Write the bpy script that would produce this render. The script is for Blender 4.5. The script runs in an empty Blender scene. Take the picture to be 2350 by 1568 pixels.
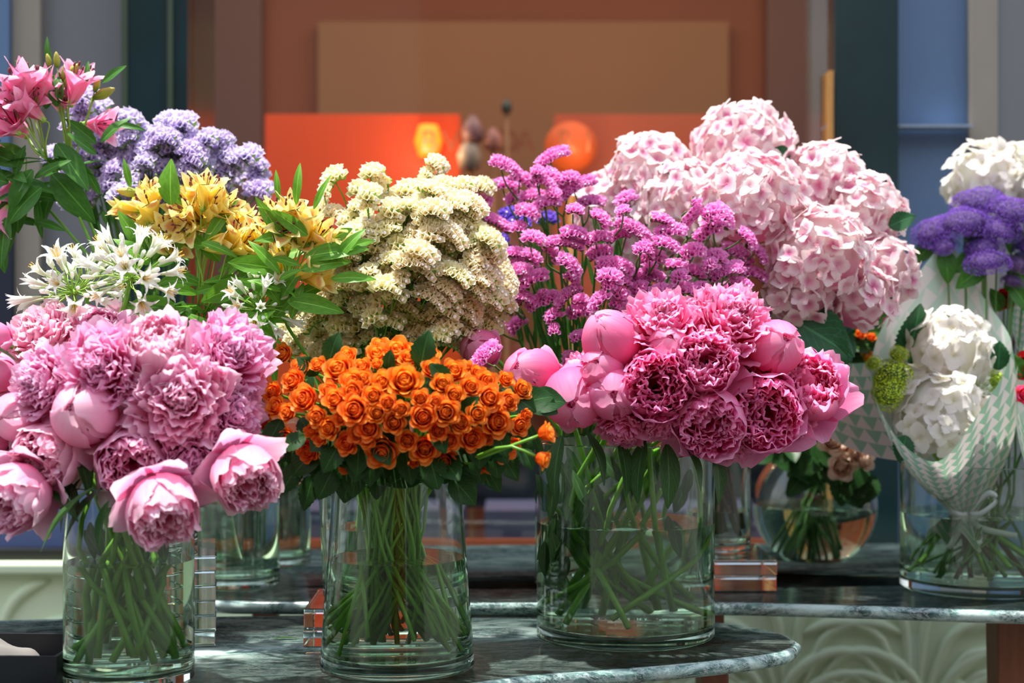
import bpy, math, random
import numpy as np
from mathutils import Vector, Matrix, Quaternion

rnd = random.Random(7)
C = bpy.context.scene.collection
scene = bpy.context.scene

# ------------------------------------------------------------------ camera, world, sun, exposure
F = 3500.0            # focal length in pixels of the 2350 px wide frame
CZ = 1.24             # camera height
T1 = 0.75             # top of the front table
T2 = 0.777            # top of the rear table
cam_d = bpy.data.cameras.new('camera')
cam = bpy.data.objects.new('camera', cam_d); C.objects.link(cam)
cam.location = (0, 0, CZ); cam.rotation_euler = (math.pi/2, 0, 0)
cam_d.sensor_width = 36.0; cam_d.lens = F/2350*36.0
cam_d.clip_start = 0.05; cam_d.clip_end = 100
cam_d.dof.use_dof = True; cam_d.dof.focus_distance = 2.36; cam_d.dof.aperture_fstop = 2.6
scene.camera = cam

world = bpy.data.worlds.new('world'); scene.world = world; world.use_nodes = True
wn = world.node_tree; wn.nodes.clear()
wo = wn.nodes.new('ShaderNodeOutputWorld'); wb = wn.nodes.new('ShaderNodeBackground')
tc = wn.nodes.new('ShaderNodeTexCoord'); sx = wn.nodes.new('ShaderNodeSeparateXYZ')
wr = wn.nodes.new('ShaderNodeValToRGB')
wn.links.new(tc.outputs['Generated'], sx.inputs[0]); wn.links.new(sx.outputs['Z'], wr.inputs[0])
e = wr.color_ramp.elements
e[0].position = 0.0; e[0].color = (0.26, 0.25, 0.24, 1)
e[1].position = 1.0; e[1].color = (0.62, 0.76, 1.0, 1)
for p, c in ((0.04, (0.42, 0.44, 0.47, 1)), (0.30, (0.95, 0.97, 1.0, 1))):
    q = e.new(p); q.color = c
wn.links.new(wr.outputs[0], wb.inputs[0]); wb.inputs[1].default_value = 1.65
wn.links.new(wb.outputs[0], wo.inputs[0])

sd = bpy.data.lights.new('sun', 'SUN'); sun = bpy.data.objects.new('sun', sd); C.objects.link(sun)
sd.energy = 9.0; sd.angle = math.radians(1.2); sd.color = (1.0, 0.955, 0.88)
sun_from = Vector((-0.16, 0.03, 1.0)).normalized()
sun.rotation_mode = 'QUATERNION'; sun.rotation_quaternion = sun_from.to_track_quat('Z', 'Y')
sun.location = (0, 0, 6)

vs = scene.view_settings
vs.view_transform = 'Standard'; vs.look = 'None'; vs.gamma = 1.0; vs.use_curve_mapping = False
vs.exposure = 0.10
cy = scene.cycles
cy.max_bounces = 20; cy.transmission_bounces = 20; cy.diffuse_bounces = 5; cy.glossy_bounces = 5
cy.transparent_max_bounces = 16
cy.caustics_reflective = False; cy.sample_clamp_indirect = 6.0; cy.blur_glossy = 0.5

# ------------------------------------------------------------------ helpers
def P(px, py, Y):
    return Vector(((px-1175)/F*Y, Y, CZ-(py-784)/F*Y))
def XW(px, Y): return (px-1175)/F*Y
def ZW(py, Y): return CZ-(py-784)/F*Y
def hexc(r, g, b):
    f = lambda v: ((v/255+0.055)/1.055)**2.4 if v/255 > 0.04045 else v/255/12.92
    return (f(r), f(g), f(b))
def lerp(a, b, t): return a+(b-a)*t

class MB:
    def __init__(s): s.v = []; s.f = []; s.uv = []; s.m = []; s.n = 0
    def add(s, v, f, uv=None, mi=0):
        v = np.asarray(v, float).reshape(-1, 3)
        s.v.append(v); s.uv.append(np.zeros((len(v), 2)) if uv is None else np.asarray(uv, float))
        for q in f: s.f.append([i+s.n for i in q]); s.m.append(mi)
        s.n += len(v); return s
    def grid(s, pts, uv=None, mi=0, close=False):
        n, m = pts.shape[:2]
        if uv is None:
            a, b = np.meshgrid(np.linspace(0, 1, n), np.linspace(0, 1, m), indexing='ij')
            uv = np.stack([b, a], -1)
        fs = []
        for i in range(n-1):
            for j in range(m-1 if not close else m):
                k = (j+1) % m
                fs.append((i*m+j, i*m+k, (i+1)*m+k, (i+1)*m+j))
        return s.add(pts.reshape(-1, 3), fs, uv.reshape(-1, 2), mi)
    def tube(s, path, rad, seg=6, mi=0, cap=True, flat=1.0):
        path = np.asarray([tuple(p) for p in path], float); n = len(path)
        rad = np.broadcast_to(np.asarray(rad, float), (n,))
        t = np.gradient(path, axis=0); t /= np.linalg.norm(t, axis=1)[:, None]+1e-9
        ref = np.array([0, 0, 1.0]) if abs(t[0][2]) < .9 else np.array([1.0, 0, 0])
        x = np.cross(ref, t[0]); x /= np.linalg.norm(x)
        rings = []
        for i in range(n):
            x = x-t[i]*np.dot(x, t[i]); x /= np.linalg.norm(x)+1e-9
            y = np.cross(t[i], x)
            a = np.arange(seg)*2*np.pi/seg
            rings.append(path[i]+rad[i]*(np.cos(a)[:, None]*x+flat*np.sin(a)[:, None]*y))
        r = np.array(rings); base = s.n
        s.grid(r, mi=mi, close=True)
        if cap:
            s.f.append([base+k for k in range(seg)][::-1]); s.m.append(mi)
            s.f.append([base+(n-1)*seg+k for k in range(seg)]); s.m.append(mi)
        return s
    def lathe(s, prof, seg=48, mi=0, c=(0, 0, 0), closed=False):
        prof = list(prof)
        if closed: prof = prof+[prof[0]]
        a = np.arange(seg)*2*np.pi/seg
        r = np.array([[(c[0]+p[0]*math.cos(t), c[1]+p[0]*math.sin(t), c[2]+p[1]) for t in a] for p in prof])
        return s.grid(r, mi=mi, close=True)
    def box(s, lo, hi, mi=0, rot=None, c=None):
        x0, y0, z0 = lo; x1, y1, z1 = hi
        v = np.array([(x, y, z) for z in (z0, z1) for y in (y0, y1) for x in (x0, x1)], float)
        if rot is not None:
            c = np.array(c if c is not None else ((x0+x1)/2, (y0+y1)/2, 0)); d = v-c
            v = np.stack([c[0]+d[:, 0]*math.cos(rot)-d[:, 1]*math.sin(rot), c[1]+d[:, 0]*math.sin(rot)+d[:, 1]*math.cos(rot), v[:, 2]], 1)
        return s.add(v, [(0, 2, 3, 1), (4, 5, 7, 6), (0, 1, 5, 4), (2, 6, 7, 3), (0, 4, 6, 2), (1, 3, 7, 5)], None, mi)
    def merge(s, o, M=None):
        for k, v in enumerate(o.v):
            if M is not None:
                v = v @ np.array(M.to_3x3()).T + np.array(M.translation)
            s.v.append(v); s.uv.append(o.uv[k])
        s.f += [[i+s.n for i in q] for q in o.f]; s.m += o.m; s.n += o.n; return s
    def mesh(s, name, mats, smooth=True):
        me = bpy.data.meshes.new(name)
        V = np.concatenate(s.v); U = np.concatenate(s.uv)
        me.from_pydata(V.tolist(), [], s.f)
        for m in mats: me.materials.append(m)
        if len(mats) > 1: me.polygons.foreach_set('material_index', s.m)
        me.polygons.foreach_set('use_smooth', [smooth]*len(me.polygons))
        li = np.zeros(len(me.loops), int); me.loops.foreach_get('vertex_index', li)
        uvl = me.uv_layers.new(name='UVMap'); uvl.data.foreach_set('uv', U[li].ravel())
        me.update(); return me

def link(name, me, parent=None, loc=(0, 0, 0), q=None, sc=1.0, col=None):
    o = bpy.data.objects.new(name, me); C.objects.link(o)
    o.parent = parent; o.location = loc
    if q is not None: o.rotation_mode = 'QUATERNION'; o.rotation_quaternion = q
    o.scale = (sc, sc, sc) if isinstance(sc, (int, float)) else sc
    if col is not None: o.color = (*col[:3], 1)
    return o
def bevel(o, w, seg=2):
    m = o.modifiers.new('b', 'BEVEL'); m.width = w; m.segments = seg; m.limit_method = 'ANGLE'; return o
def tag(o, label, cat, group=None, kind=None):
    if label: o['label'] = label
    if cat: o['category'] = cat
    if group: o['group'] = group
    if kind: o['kind'] = kind
    return o
def thing(name, loc, label, cat, group=None):
    o = bpy.data.objects.new(name, None); C.objects.link(o); o.location = loc; o.empty_display_size = .01
    return tag(o, label, cat, group)
def struct(name, mb, mats, smooth=False):
    o = link(name, mb.mesh(name, mats, smooth)); o['kind'] = 'structure'; return o
def quat(z, roll=0.0, x=None):
    z = Vector(z).normalized()
    q = z.to_track_quat('Z', 'Y')
    if x is not None:
        x = Vector(x); x = (x-z*x.dot(z)).normalized(); y = z.cross(x)
        q = Matrix((x, y, z)).transposed().to_quaternion()
    return q @ Quaternion((0, 0, 1), roll)
def bez(pts, n=12):
    pts = [Vector(p) for p in pts]
    ext = [pts[0]*2-pts[1]]+pts+[pts[-1]*2-pts[-2]]
    out = []
    k = len(pts)-1
    for i in range(n+1):
        t = i/n*k; j = min(int(t), k-1); u = t-j
        a, b, c, d = ext[j:j+4]
        out.append(.5*((2*b)+(c-a)*u+(2*a-5*b+4*c-d)*u*u+(3*b-a-3*c+d)*u**3))
    return out

# ------------------------------------------------------------------ materials
class N:
    def __init__(s, name):
        s.mat = bpy.data.materials.new(name); s.mat.use_nodes = True; s.t = s.mat.node_tree; s.t.nodes.clear()
        s.out = s.t.nodes.new('ShaderNodeOutputMaterial')
    def n(s, t, **k):
        o = s.t.nodes.new('ShaderNode'+t)
        for a, b in k.items(): setattr(o, a, b)
        return o
    def l(s, a, b): s.t.links.new(a, b)
    def ramp(s, fac, stops):
        r = s.n('ValToRGB'); e = r.color_ramp.elements
        e[0].position = stops[0][0]; e[0].color = (*stops[0][1], 1); e[1].position = stops[-1][0]; e[1].color = (*stops[-1][1], 1)
        for p, c in stops[1:-1]: q = e.new(p); q.color = (*c, 1)
        s.l(fac, r.inputs[0]); return r.outputs[0]
    def uv(s):
        t = s.n('TexCoord'); x = s.n('SeparateXYZ'); s.l(t.outputs['UV'], x.inputs[0]); return t.outputs['UV'], x.outputs[0], x.outputs[1]
    def math(s, op, a, b=None, c=None):
        m = s.n('Math', operation=op)
        for i, v in enumerate((a, b, c)):
            if v is None: continue
            if hasattr(v, 'is_output'): s.l(v, m.inputs[i])
            else: m.inputs[i].default_value = v
        return m.outputs[0]
    def mix(s, fac, a, b, mode='MIX'):
        m = s.n('MixRGB', blend_type=mode)
        for i, v in enumerate((fac, a, b)):
            if hasattr(v, 'is_output'): s.l(v, m.inputs[i])
            else: m.inputs[i].default_value = v if i == 0 else (*v, 1)
        return m.outputs[0]
    def noise(s, vec, scale=5, detail=3, rough=.5, dist=0):
        m = s.n('TexNoise'); m.inputs['Scale'].default_value = scale; m.inputs['Detail'].default_value = detail
        m.inputs['Roughness'].default_value = rough; m.inputs['Distortion'].default_value = dist
        if vec is not None: s.l(vec, m.inputs['Vector'])
        return m.outputs[0]
    def mapping(s, vec, sc=(1, 1, 1), rot=(0, 0, 0)):
        m = s.n('Mapping'); m.inputs['Scale'].default_value = sc; m.inputs['Rotation'].default_value = rot; s.l(vec, m.inputs[0]); return m.outputs[0]

def principled(m, col, rough=.5, spec=.5, **k):
    b = m.n('BsdfPrincipled')
    if hasattr(col, 'is_output'): m.l(col, b.inputs['Base Color'])
    else: b.inputs['Base Color'].default_value = (*col, 1)
    b.inputs['Roughness'].default_value = rough; b.inputs['Specular IOR Level'].default_value = spec
    for a, v in k.items(): b.inputs[a.replace('_', ' ')].default_value = v
    return b
def plain(name, col, rough=.5, spec=.5, var=0.12, scale=20, **k):
    m = N(name); t = m.n('TexCoord')
    nz = m.noise(t.outputs['Object'], scale, 3)
    c = m.mix(nz, tuple(x*(1-var) for x in col), tuple(min(1, x*(1+var)) for x in col))
    b = principled(m, c, rough, spec, **k); m.l(b.outputs[0], m.out.inputs[0]); return m.mat
def thin(m, col, trans=.35, rough=.55, spec=.3, tcol=None):
    b = principled(m, col, rough, spec); t = m.n('BsdfTranslucent'); x = m.n('MixShader')
    m.l(tcol if tcol is not None else col, t.inputs[0]); x.inputs[0].default_value = trans
    m.l(b.outputs[0], x.inputs[1]); m.l(t.outputs[0], x.inputs[2]); m.l(x.outputs[0], m.out.inputs[0]); return m.mat
def petal(name, stops, trans=.38, streak=.12, rough=.5, sat=1.0):
    m = N(name); uv, u, v = m.uv()
    st = m.noise(m.mapping(uv, (22, 1.5, 1)), 1, 2)
    v2 = m.math('ADD', v, m.math('MULTIPLY', m.math('SUBTRACT', st, .5), .35))
    c = m.ramp(v2, stops)
    c = m.mix(m.math('MULTIPLY', st, streak*2), c, tuple(x*.75 for x in stops[0][1]))
    oi = m.n('ObjectInfo'); c = m.mix(1.0, c, oi.outputs['Color'], 'MULTIPLY')
    hs = m.n('HueSaturation'); hs.inputs['Saturation'].default_value = sat; m.l(c, hs.inputs['Color'])
    return thin(m, c, trans, rough, .25, hs.outputs[0])
def leafmat(name, dark, light, trans=.25, veins=9, rough=.38):
    m = N(name); uv, u, v = m.uv()
    au = m.math('ABSOLUTE', m.math('SUBTRACT', u, .5))
    w = m.math('SINE', m.math('MULTIPLY', m.math('SUBTRACT', v, m.math('MULTIPLY', au, .9)), veins*6.28))
    ve = m.math('GREATER_THAN', w, .93)
    mid = m.math('LESS_THAN', au, .025)
    k = m.math('MAXIMUM', m.math('MULTIPLY', ve, .35), m.math('MULTIPLY', mid, .8))
    nz = m.noise(m.mapping(uv, (3, 3, 3)), 3, 4)
    oi = m.n('ObjectInfo')
    c = m.mix(nz, dark, light)
    c = m.mix(k, c, tuple(min(1, x*1.6+.02) for x in light))
    c = m.mix(1.0, c, oi.outputs['Color'], 'MULTIPLY')
    return thin(m, c, trans, rough+.06, .3)
def glassmat(name, col=(.965, .992, .982), ior=1.46, rough=0.0):
    m = N(name); g = m.n('BsdfGlass'); g.inputs['Color'].default_value = (*col, 1); g.inputs['IOR'].default_value = ior
    g.inputs['Roughness'].default_value = rough; m.l(g.outputs[0], m.out.inputs[0]); return m.mat

def marble():
    m = N('green_marble'); t = m.n('TexCoord'); ob = t.outputs['Object']
    mp = m.mapping(ob, (1.0, 2.2, 2.2), (0, 0, .10))
    n1 = m.noise(mp, 7.0, 9, .66, 1.6)
    base = m.ramp(n1, [(.32, (.014, .038, .038)), (.44, (.045, .105, .095)), (.52, (.15, .27, .245)), (.62, (.48, .62, .57))])
    rb = m.noise(m.mapping(ob, (1.0, 2.6, 2.6)), 4.3, 5, .65, .8)
    base = m.mix(m.ramp(rb, [(.56, (0, 0, 0)), (.66, (.55, .55, .55))]), base, (.085, .045, .045))
    n2 = m.noise(m.mapping(ob, (1.0, 3.2, 3.2), (0, 0, .14)), 15, 8, .7, 1.2)
    vein = m.ramp(m.math('ABSOLUTE', m.math('SUBTRACT', n2, .5)), [(0, (1, 1, 1)), (.012, (.75, .75, .75)), (.045, (0, 0, 0))])
    n3 = m.noise(mp, 6, 9, .75, 3.0)
    d2 = m.ramp(m.math('ABSOLUTE', m.math('SUBTRACT', n3, .5)), [(0, (1, 1, 1)), (.018, (0, 0, 0))])
    c = m.mix(m.math('MULTIPLY', vein, .6), base, (.46, .60, .56))
    c = m.mix(m.math('MULTIPLY', d2, .8), c, (.62, .72, .70))
    b = principled(m, c, .12, .55); m.l(m.ramp(n1, [(0, (.08,)*3), (1, (.22,)*3)]), b.inputs['Roughness'])
    m.l(b.outputs[0], m.out.inputs[0]); return m.mat
def woodmat(name, a, b_):
    m = N(name); t = m.n('TexCoord')
    n = m.noise(m.mapping(t.outputs['Object'], (40, 40, 3)), 2, 5)
    c = m.mix(n, a, b_); b = principled(m, c, .45); m.l(b.outputs[0], m.out.inputs[0]); return m.mat
def emis(name, col, s, base=None):
    m = N(name); b = principled(m, base or col, .5); b.inputs['Emission Color'].default_value = (*col, 1); b.inputs['Emission Strength'].default_value = s
    m.l(b.outputs[0], m.out.inputs[0]); return m.mat

M = {}
M['marble'] = marble()
M['wood'] = woodmat('brown_wood', hexc(92, 48, 26), hexc(140, 80, 48))
M['glass'] = glassmat('clear_glass')
M['water'] = glassmat('clear_water', (.86, .93, .83), 1.333)
M['acrylic'] = glassmat('clear_acrylic', (.97, .99, .985), 1.49)
PK = hexc
M['peony_pale'] = petal('pale_pink_petals', [(0, hexc(240, 80, 152)), (.32, hexc(248, 148, 194)), (.72, hexc(253, 192, 220)), (1, hexc(255, 222, 236))], .5, .03)
M['peony_deep'] = petal('deep_pink_petals', [(0, hexc(244, 56, 148)), (.4, hexc(252, 118, 182)), (.78, hexc(254, 156, 204)), (1, hexc(255, 190, 222))], .58, .03)
M['rose'] = petal('orange_rose_petals', [(0, hexc(244, 70, 0)), (.45, hexc(254, 108, 12)), (.8, hexc(255, 138, 30)), (1, hexc(255, 172, 70))], .45, .04)
M['rose_peach'] = petal('peach_rose_petals', [(0, hexc(244, 180, 140)), (.6, hexc(253, 218, 190)), (1, hexc(255, 236, 218))], .4, .1)
M['rose_red'] = petal('red_rose_petals', [(0, hexc(120, 5, 15)), (.6, hexc(200, 16, 24)), (1, hexc(225, 40, 40))], .25, .1)
def hydm():
    m = N('blush_hydrangea_sepals'); uv, u, v = m.uv(); oi = m.n('ObjectInfo')
    st = m.noise(m.mapping(uv, (10, 2, 1)), 1.5, 2); v2 = m.math('ADD', v, m.math('MULTIPLY', m.math('SUBTRACT', st, .5), .4))
    k = m.ramp(v2, [(0, (1, 1, 1)), (.25, (.85, .85, .85)), (.62, (.12, .12, .12)), (.8, (0, 0, 0))])
    k = m.math('MULTIPLY', k, m.math('ADD', .35, m.math('MULTIPLY', oi.outputs['Random'], .65)))
    c = m.mix(k, hexc(248, 236, 233), hexc(226, 120, 172)); c = m.mix(1.0, c, oi.outputs['Color'], 'MULTIPLY')
    return thin(m, c, .42, .5)
M['hyd'] = hydm()
M['hydw'] = petal('white_hydrangea_sepals', [(0, hexc(226, 222, 190)), (.3, hexc(242, 240, 230)), (1, hexc(246, 244, 240))], .42, .04, sat=1.0)
M['agap'] = petal('white_agapanthus_petals', [(0, hexc(226, 236, 190)), (.4, hexc(244, 246, 232)), (1, hexc(252, 252, 252))], .35, .05, sat=1.0)
M['lime'] = plain('lime_green', hexc(190, 215, 40), .6)
M['stamen'] = plain('yellow_stamens', hexc(228, 175, 60), .6)
M['stamen_dark'] = plain('dark_stamens', hexc(110, 45, 50), .6)
M['stem'] = plain('green_stem', hexc(104, 160, 44), .42, var=.3, scale=60)
M['stem_dark'] = plain('dark_green_stem', hexc(76, 122, 50), .45, var=.3, scale=60)
M['stem_brown'] = plain('brown_woody_stem', hexc(84, 62, 44), .6, var=.3, scale=60)
M['stem_light'] = plain('yellow_green_stem', hexc(142, 182, 70), .45, var=.2, scale=60)
M['leaf_rose'] = leafmat('rose_leaf', hexc(20, 52, 20), hexc(42, 88, 30), .25, 8)
M['leaf_mid'] = leafmat('mid_green_leaf', hexc(42, 92, 30), hexc(86, 146, 52), .35, 0.01)
M['leaf_bright'] = leafmat('bright_green_leaf', hexc(70, 130, 30), hexc(126, 186, 60), .42, 0.01)
M['leaf_peony'] = leafmat('peony_leaf', hexc(36, 66, 34), hexc(66, 104, 52), .2, 7)
M['leaf_stat'] = leafmat('statice_stem_wing', hexc(44, 84, 34), hexc(74, 122, 52), .3, 0.01)
M['leaf_hyd'] = leafmat('hydrangea_leaf', hexc(22, 66, 38), hexc(44, 100, 56), .2, 7)
M['bract_brown'] = plain('brown_green_bracts', hexc(104, 98, 60), .7, var=.35, scale=300)
M['bract_green'] = plain('green_bracts', hexc(130, 176, 70), .6, var=.3, scale=300)
def statm(name, a, b):
    m = N(name); uv, u, v = m.uv(); oi = m.n('ObjectInfo')
    c = m.mix(1.0, m.ramp(v, [(0, a), (1, b)]), oi.outputs['Color'], 'MULTIPLY'); return thin(m, c, .5, .6)
M['stat_pink'] = statm('pink_statice_calyx', hexc(244, 130, 208), hexc(255, 186, 236))
M['stat_cream'] = statm('cream_statice_calyx', hexc(252, 240, 176), hexc(255, 252, 226))
M['stat_lav'] = statm('lavender_statice_calyx', hexc(196, 178, 230), hexc(240, 232, 252))
M['stat_vio'] = statm('violet_statice_calyx', hexc(98, 60, 190), hexc(150, 115, 225))
M['white_dot'] = plain('tiny_white_corolla', hexc(255, 240, 246), .6)
M['trach'] = statm('purple_trachelium', hexc(84, 44, 150), hexc(160, 112, 214))
M['green_mass'] = plain('green_flower_base', hexc(60, 92, 40), .7, var=.4, scale=120)

def alstro_mat(name, stops, blotch, inner=False, streakc=(.35, .08, .04)):
    m = N(name); uv, u, v = m.uv()
    c = m.ramp(v, stops)
    du = m.math('MULTIPLY', m.math('SUBTRACT', u, .5), 2.6 if not inner else 2.0)
    dv = m.math('MULTIPLY', m.math('SUBTRACT', v, .74), 4.2)
    d = m.math('SQRT', m.math('ADD', m.math('MULTIPLY', du, du), m.math('MULTIPLY', dv, dv)))
    nz = m.noise(m.mapping(uv, (14, 3, 1)), 2, 3)
    d = m.math('ADD', d, m.math('MULTIPLY', nz, .5))
    bl = m.ramp(d, [(.55, (1, 1, 1)), (.9, (0, 0, 0))])
    c = m.mix(m.math('MULTIPLY', bl, .62 if not inner else .2), c, blotch)
    if inner:
        s = m.noise(m.mapping(uv, (26, 5, 1)), 1.6, 1)
        s = m.math('MULTIPLY', m.math('GREATER_THAN', s, .62), m.math('GREATER_THAN', v, .35))
        c = m.mix(m.math('MULTIPLY', s, .45), c, streakc)
    return thin(m, c, .5, .5)
YS = [(0, hexc(220, 226, 100)), (.3, hexc(255, 236, 110)), (.7, hexc(255, 240, 138)), (1, hexc(255, 246, 176))]
PS = [(0, hexc(220, 220, 170)), (.2, hexc(250, 160, 198)), (.7, hexc(253, 172, 212)), (1, hexc(255, 200, 226))]
M['alsy_o'] = alstro_mat('yellow_alstroemeria_outer_petals', YS, hexc(222, 84, 52))
M['alsy_i'] = alstro_mat('yellow_alstroemeria_inner_petals', YS, hexc(230, 150, 60), True, hexc(200, 90, 40))
M['alsp_o'] = alstro_mat('pink_alstroemeria_outer_petals', PS, hexc(232, 96, 130))
M['alsp_i'] = alstro_mat('pink_alstroemeria_inner_petals', PS, hexc(240, 190, 150), True, hexc(170, 50, 70))
M['bud_y'] = petal('alstroemeria_bud', [(0, hexc(130, 170, 60)), (.5, hexc(205, 205, 100)), (1, hexc(226, 190, 120))], .3)

# ------------------------------------------------------------------ petal and leaf surfaces
def sines(r, n=3, f0=1.0, f1=4.0):
    k = [(r.uniform(f0, f1), r.uniform(0, 6.28), r.uniform(.5, 1)) for _ in range(n)]
    s = sum(a[2] for a in k)
    return lambda x: sum(a*np.sin(x*f+p) for f, p, a in k)/s
def add_petal(mb, r, a0, L, W, phis, r0=0.0, z0=0.0, ruf=0.0, freq=5, notch=0.0, nu=9, nv=8, shape='fan', mi=0, tiltx=0.0, twist=0.0, vlo=0.0, tip=.7):
    u = np.linspace(-1, 1, nu); v = np.linspace(0, 1, nv)
    ph = np.radians(np.interp(np.linspace(0, 1, 40), np.linspace(0, 1, len(phis)), phis))
    cr = r0+np.concatenate([[0], np.cumsum(np.cos(ph[1:])+0)])*L/39.0
    cz = z0+np.concatenate([[0], np.cumsum(np.sin(ph[1:]))])*L/39.0
    U, V = np.meshgrid(u, v)
    s1 = sines(r, 3, freq*.5, freq*1.6); s2 = sines(r, 3, freq*1.5, freq*3.5)
    Ve = V*(1-notch*np.abs(s2(U))*V**2)
    t = np.linspace(0, 1, 40)
    R = np.interp(Ve, t, cr); Z = np.interp(Ve, t, cz); PH = np.interp(Ve, t, ph)
    if shape == 'fan': w = W*(0.25+0.75*np.sin(np.clip(V*1.25, 0, 1)*np.pi/2))*(1-tip*np.clip((V-.75)/.25, 0, 1)**2*.55)
    elif shape == 'round': w = W*np.sqrt(np.clip(1-(2*V-1.0)**2*.985, 0, 1))**.85*(.35+.65*np.clip(V*2, 0, 1))
    elif shape == 'lance': w = W*(np.sin(np.pi*np.clip(V*.94+.05, 0, 1))**.8)
    else: w = W*(.3+.7*V)
    # round the tip: outer columns end earlier
    if shape in ('fan',):
        k = 1-.22*np.abs(U)**2.5*V
        R = np.interp(Ve*k, t, cr); Z = np.interp(Ve*k, t, cz); PH = np.interp(Ve*k, t, ph)
    rho = np.maximum(np.abs(R), w*.75)
    ps = U*w/rho
    X = R-rho*(1-np.cos(ps)); Y = rho*np.sin(ps)
    d = ruf*V**1.6*(s1(U*1.0+V*.6)*.8+.35*s2(U*1.3-V))
    X = X+d*np.sin(PH); Zz = Z-d*np.cos(PH)
    if tiltx: Zz = Zz+tiltx*Y
    ca, sa = math.cos(a0), math.sin(a0)
    pts = np.stack([X*ca-Y*sa, X*sa+Y*ca, Zz], -1)
    uv = np.stack([(U+1)/2, V], -1)
    mb.grid(pts, uv, mi)

def add_leaf(mb, base, d, up, L, W, droop=.3, fold=.25, serr=0.0, twist=0.0, n=12, m=7, mi=0, point=.8):
    d = Vector(d).normalized(); up = Vector(up); side = d.cross(up).normalized(); nn = side.cross(d).normalized()
    pts = np.zeros((n, m, 3)); uv = np.zeros((n, m, 2))
    p = Vector(base); cur = d.copy(); nrm = nn.copy()
    for i in range(n):
        v = i/(n-1)
        w = W*(math.sin(math.pi*min(1, (v*.97+.015))**point))**.85
        if serr: w *= 1+serr*(1 if i % 2 else -1)*(.3 if i < 2 else 1)
        sd = Quaternion(cur, twist*v) @ side
        n2 = sd.cross(cur).normalized()
        for j in range(m):
            u = j/(m-1)*2-1
            q = p+sd*(u*w)+n2*(abs(u)*w*fold)+n2*(math.sin(v*9+u*3)*W*.05*abs(u))
            pts[i, j] = q; uv[i, j] = (j/(m-1), v)
        cur = (Quaternion(side, -droop/(n-1)) @ cur).normalized()
        p = p+cur*(L/(n-1))
    mb.grid(pts, uv, mi)

# ------------------------------------------------------------------ flower meshes (unit radius ~1, axis +Z, centre at origin)
def peony_mesh(kind, seed):
    r = random.Random(seed); o = MB(); i = MB()
    if kind == 'ball':
        for k in range(9):
            lay = k//3
            add_petal(o, r, k*2.15+r.uniform(-.2, .2), 2.95-.10*(k % 4)+r.uniform(-.1, .05), .88-.04*lay, [4, 58, 116, 166], r0=.03+.025*(8-k)/8, z0=-.97+lay*.03, ruf=.05, freq=3, notch=.05, nu=11, nv=13, tip=.6)
        for k in range(4):
            add_petal(o, r, k*1.7+.8, 1.5, .6, [4, 45, 62], r0=.08, z0=-1.0, ruf=.06, freq=3, notch=.1, nu=9, nv=9)
        for k in range(22):
            a = r.uniform(0, 6.28); rb = r.uniform(.02, .30)
            add_petal(i, r, a, .72, .2+r.random()*.1, [70, 100, 125], r0=rb, z0=.30, ruf=.10, freq=6, notch=.25, nu=9, nv=6)
    elif kind == 'bowl':
        for k in range(10):
            lay = k//5
            add_petal(o, r, k*1.257+lay*.6+r.uniform(-.15, .15), 2.25-.1*lay+r.uniform(-.32, .2), .86, [2, 50, 88, 108-16*(k % 3 == 0)+lay*8], r0=.06, z0=-.92+lay*.05, ruf=.15, freq=3.2, notch=.16, nu=11, nv=12, tip=.6)
        for k in range(5):
            add_petal(o, r, k*1.3+.3, 1.7, .7, [-10, 25, 50, 15], r0=.1, z0=-.92, ruf=.1, freq=3, notch=.1, nu=9, nv=9)
        for k in range(64):
            t = k/64; rb = .08+.62*math.sqrt(t); a = k*2.4+r.uniform(-.3, .3)
            add_petal(i, r, a+r.uniform(-.5, .5), .85+.32*t+r.uniform(-.1, .15), .26+.12*r.random(), [70+10*r.random(), 86, 90+26*r.random()], r0=rb, z0=-.34+.22*r.random()+.12*(1-t), ruf=.17, freq=5, notch=.2, nu=9, nv=7)
    else:
        for k in range(9):
            add_petal(o, r, k*.72+r.uniform(-.2, .2), 1.55+r.uniform(-.15, .2), .62, [-25, 15, 45, 20+r.uniform(-30, 30)], r0=.08, z0=-.62, ruf=.13, freq=4, notch=.14, nu=11, nv=10)
        for k in range(12):
            add_petal(o, r, k*.55+r.uniform(-.2, .2), 1.45+r.uniform(-.2, .15), .5, [-5, 35, 62, 70+r.uniform(-30, 40)], r0=.08, z0=-.55, ruf=.15, freq=4, notch=.16, nu=11, nv=9)
        for k in range(74):
            t = k/74; rb = .05+.5*t; a = k*2.4+r.uniform(-.4, .4); lean = 90-55*t
            add_petal(i, r, a, .95+.18*r.random(), .30+.16*r.random(), [lean, lean+8, lean+r.uniform(-25, 35)], r0=rb, z0=-.32+.22*(1-t)-.05*t, ruf=.17, freq=5, notch=.22, nu=9, nv=7)
    return o, i
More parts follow.
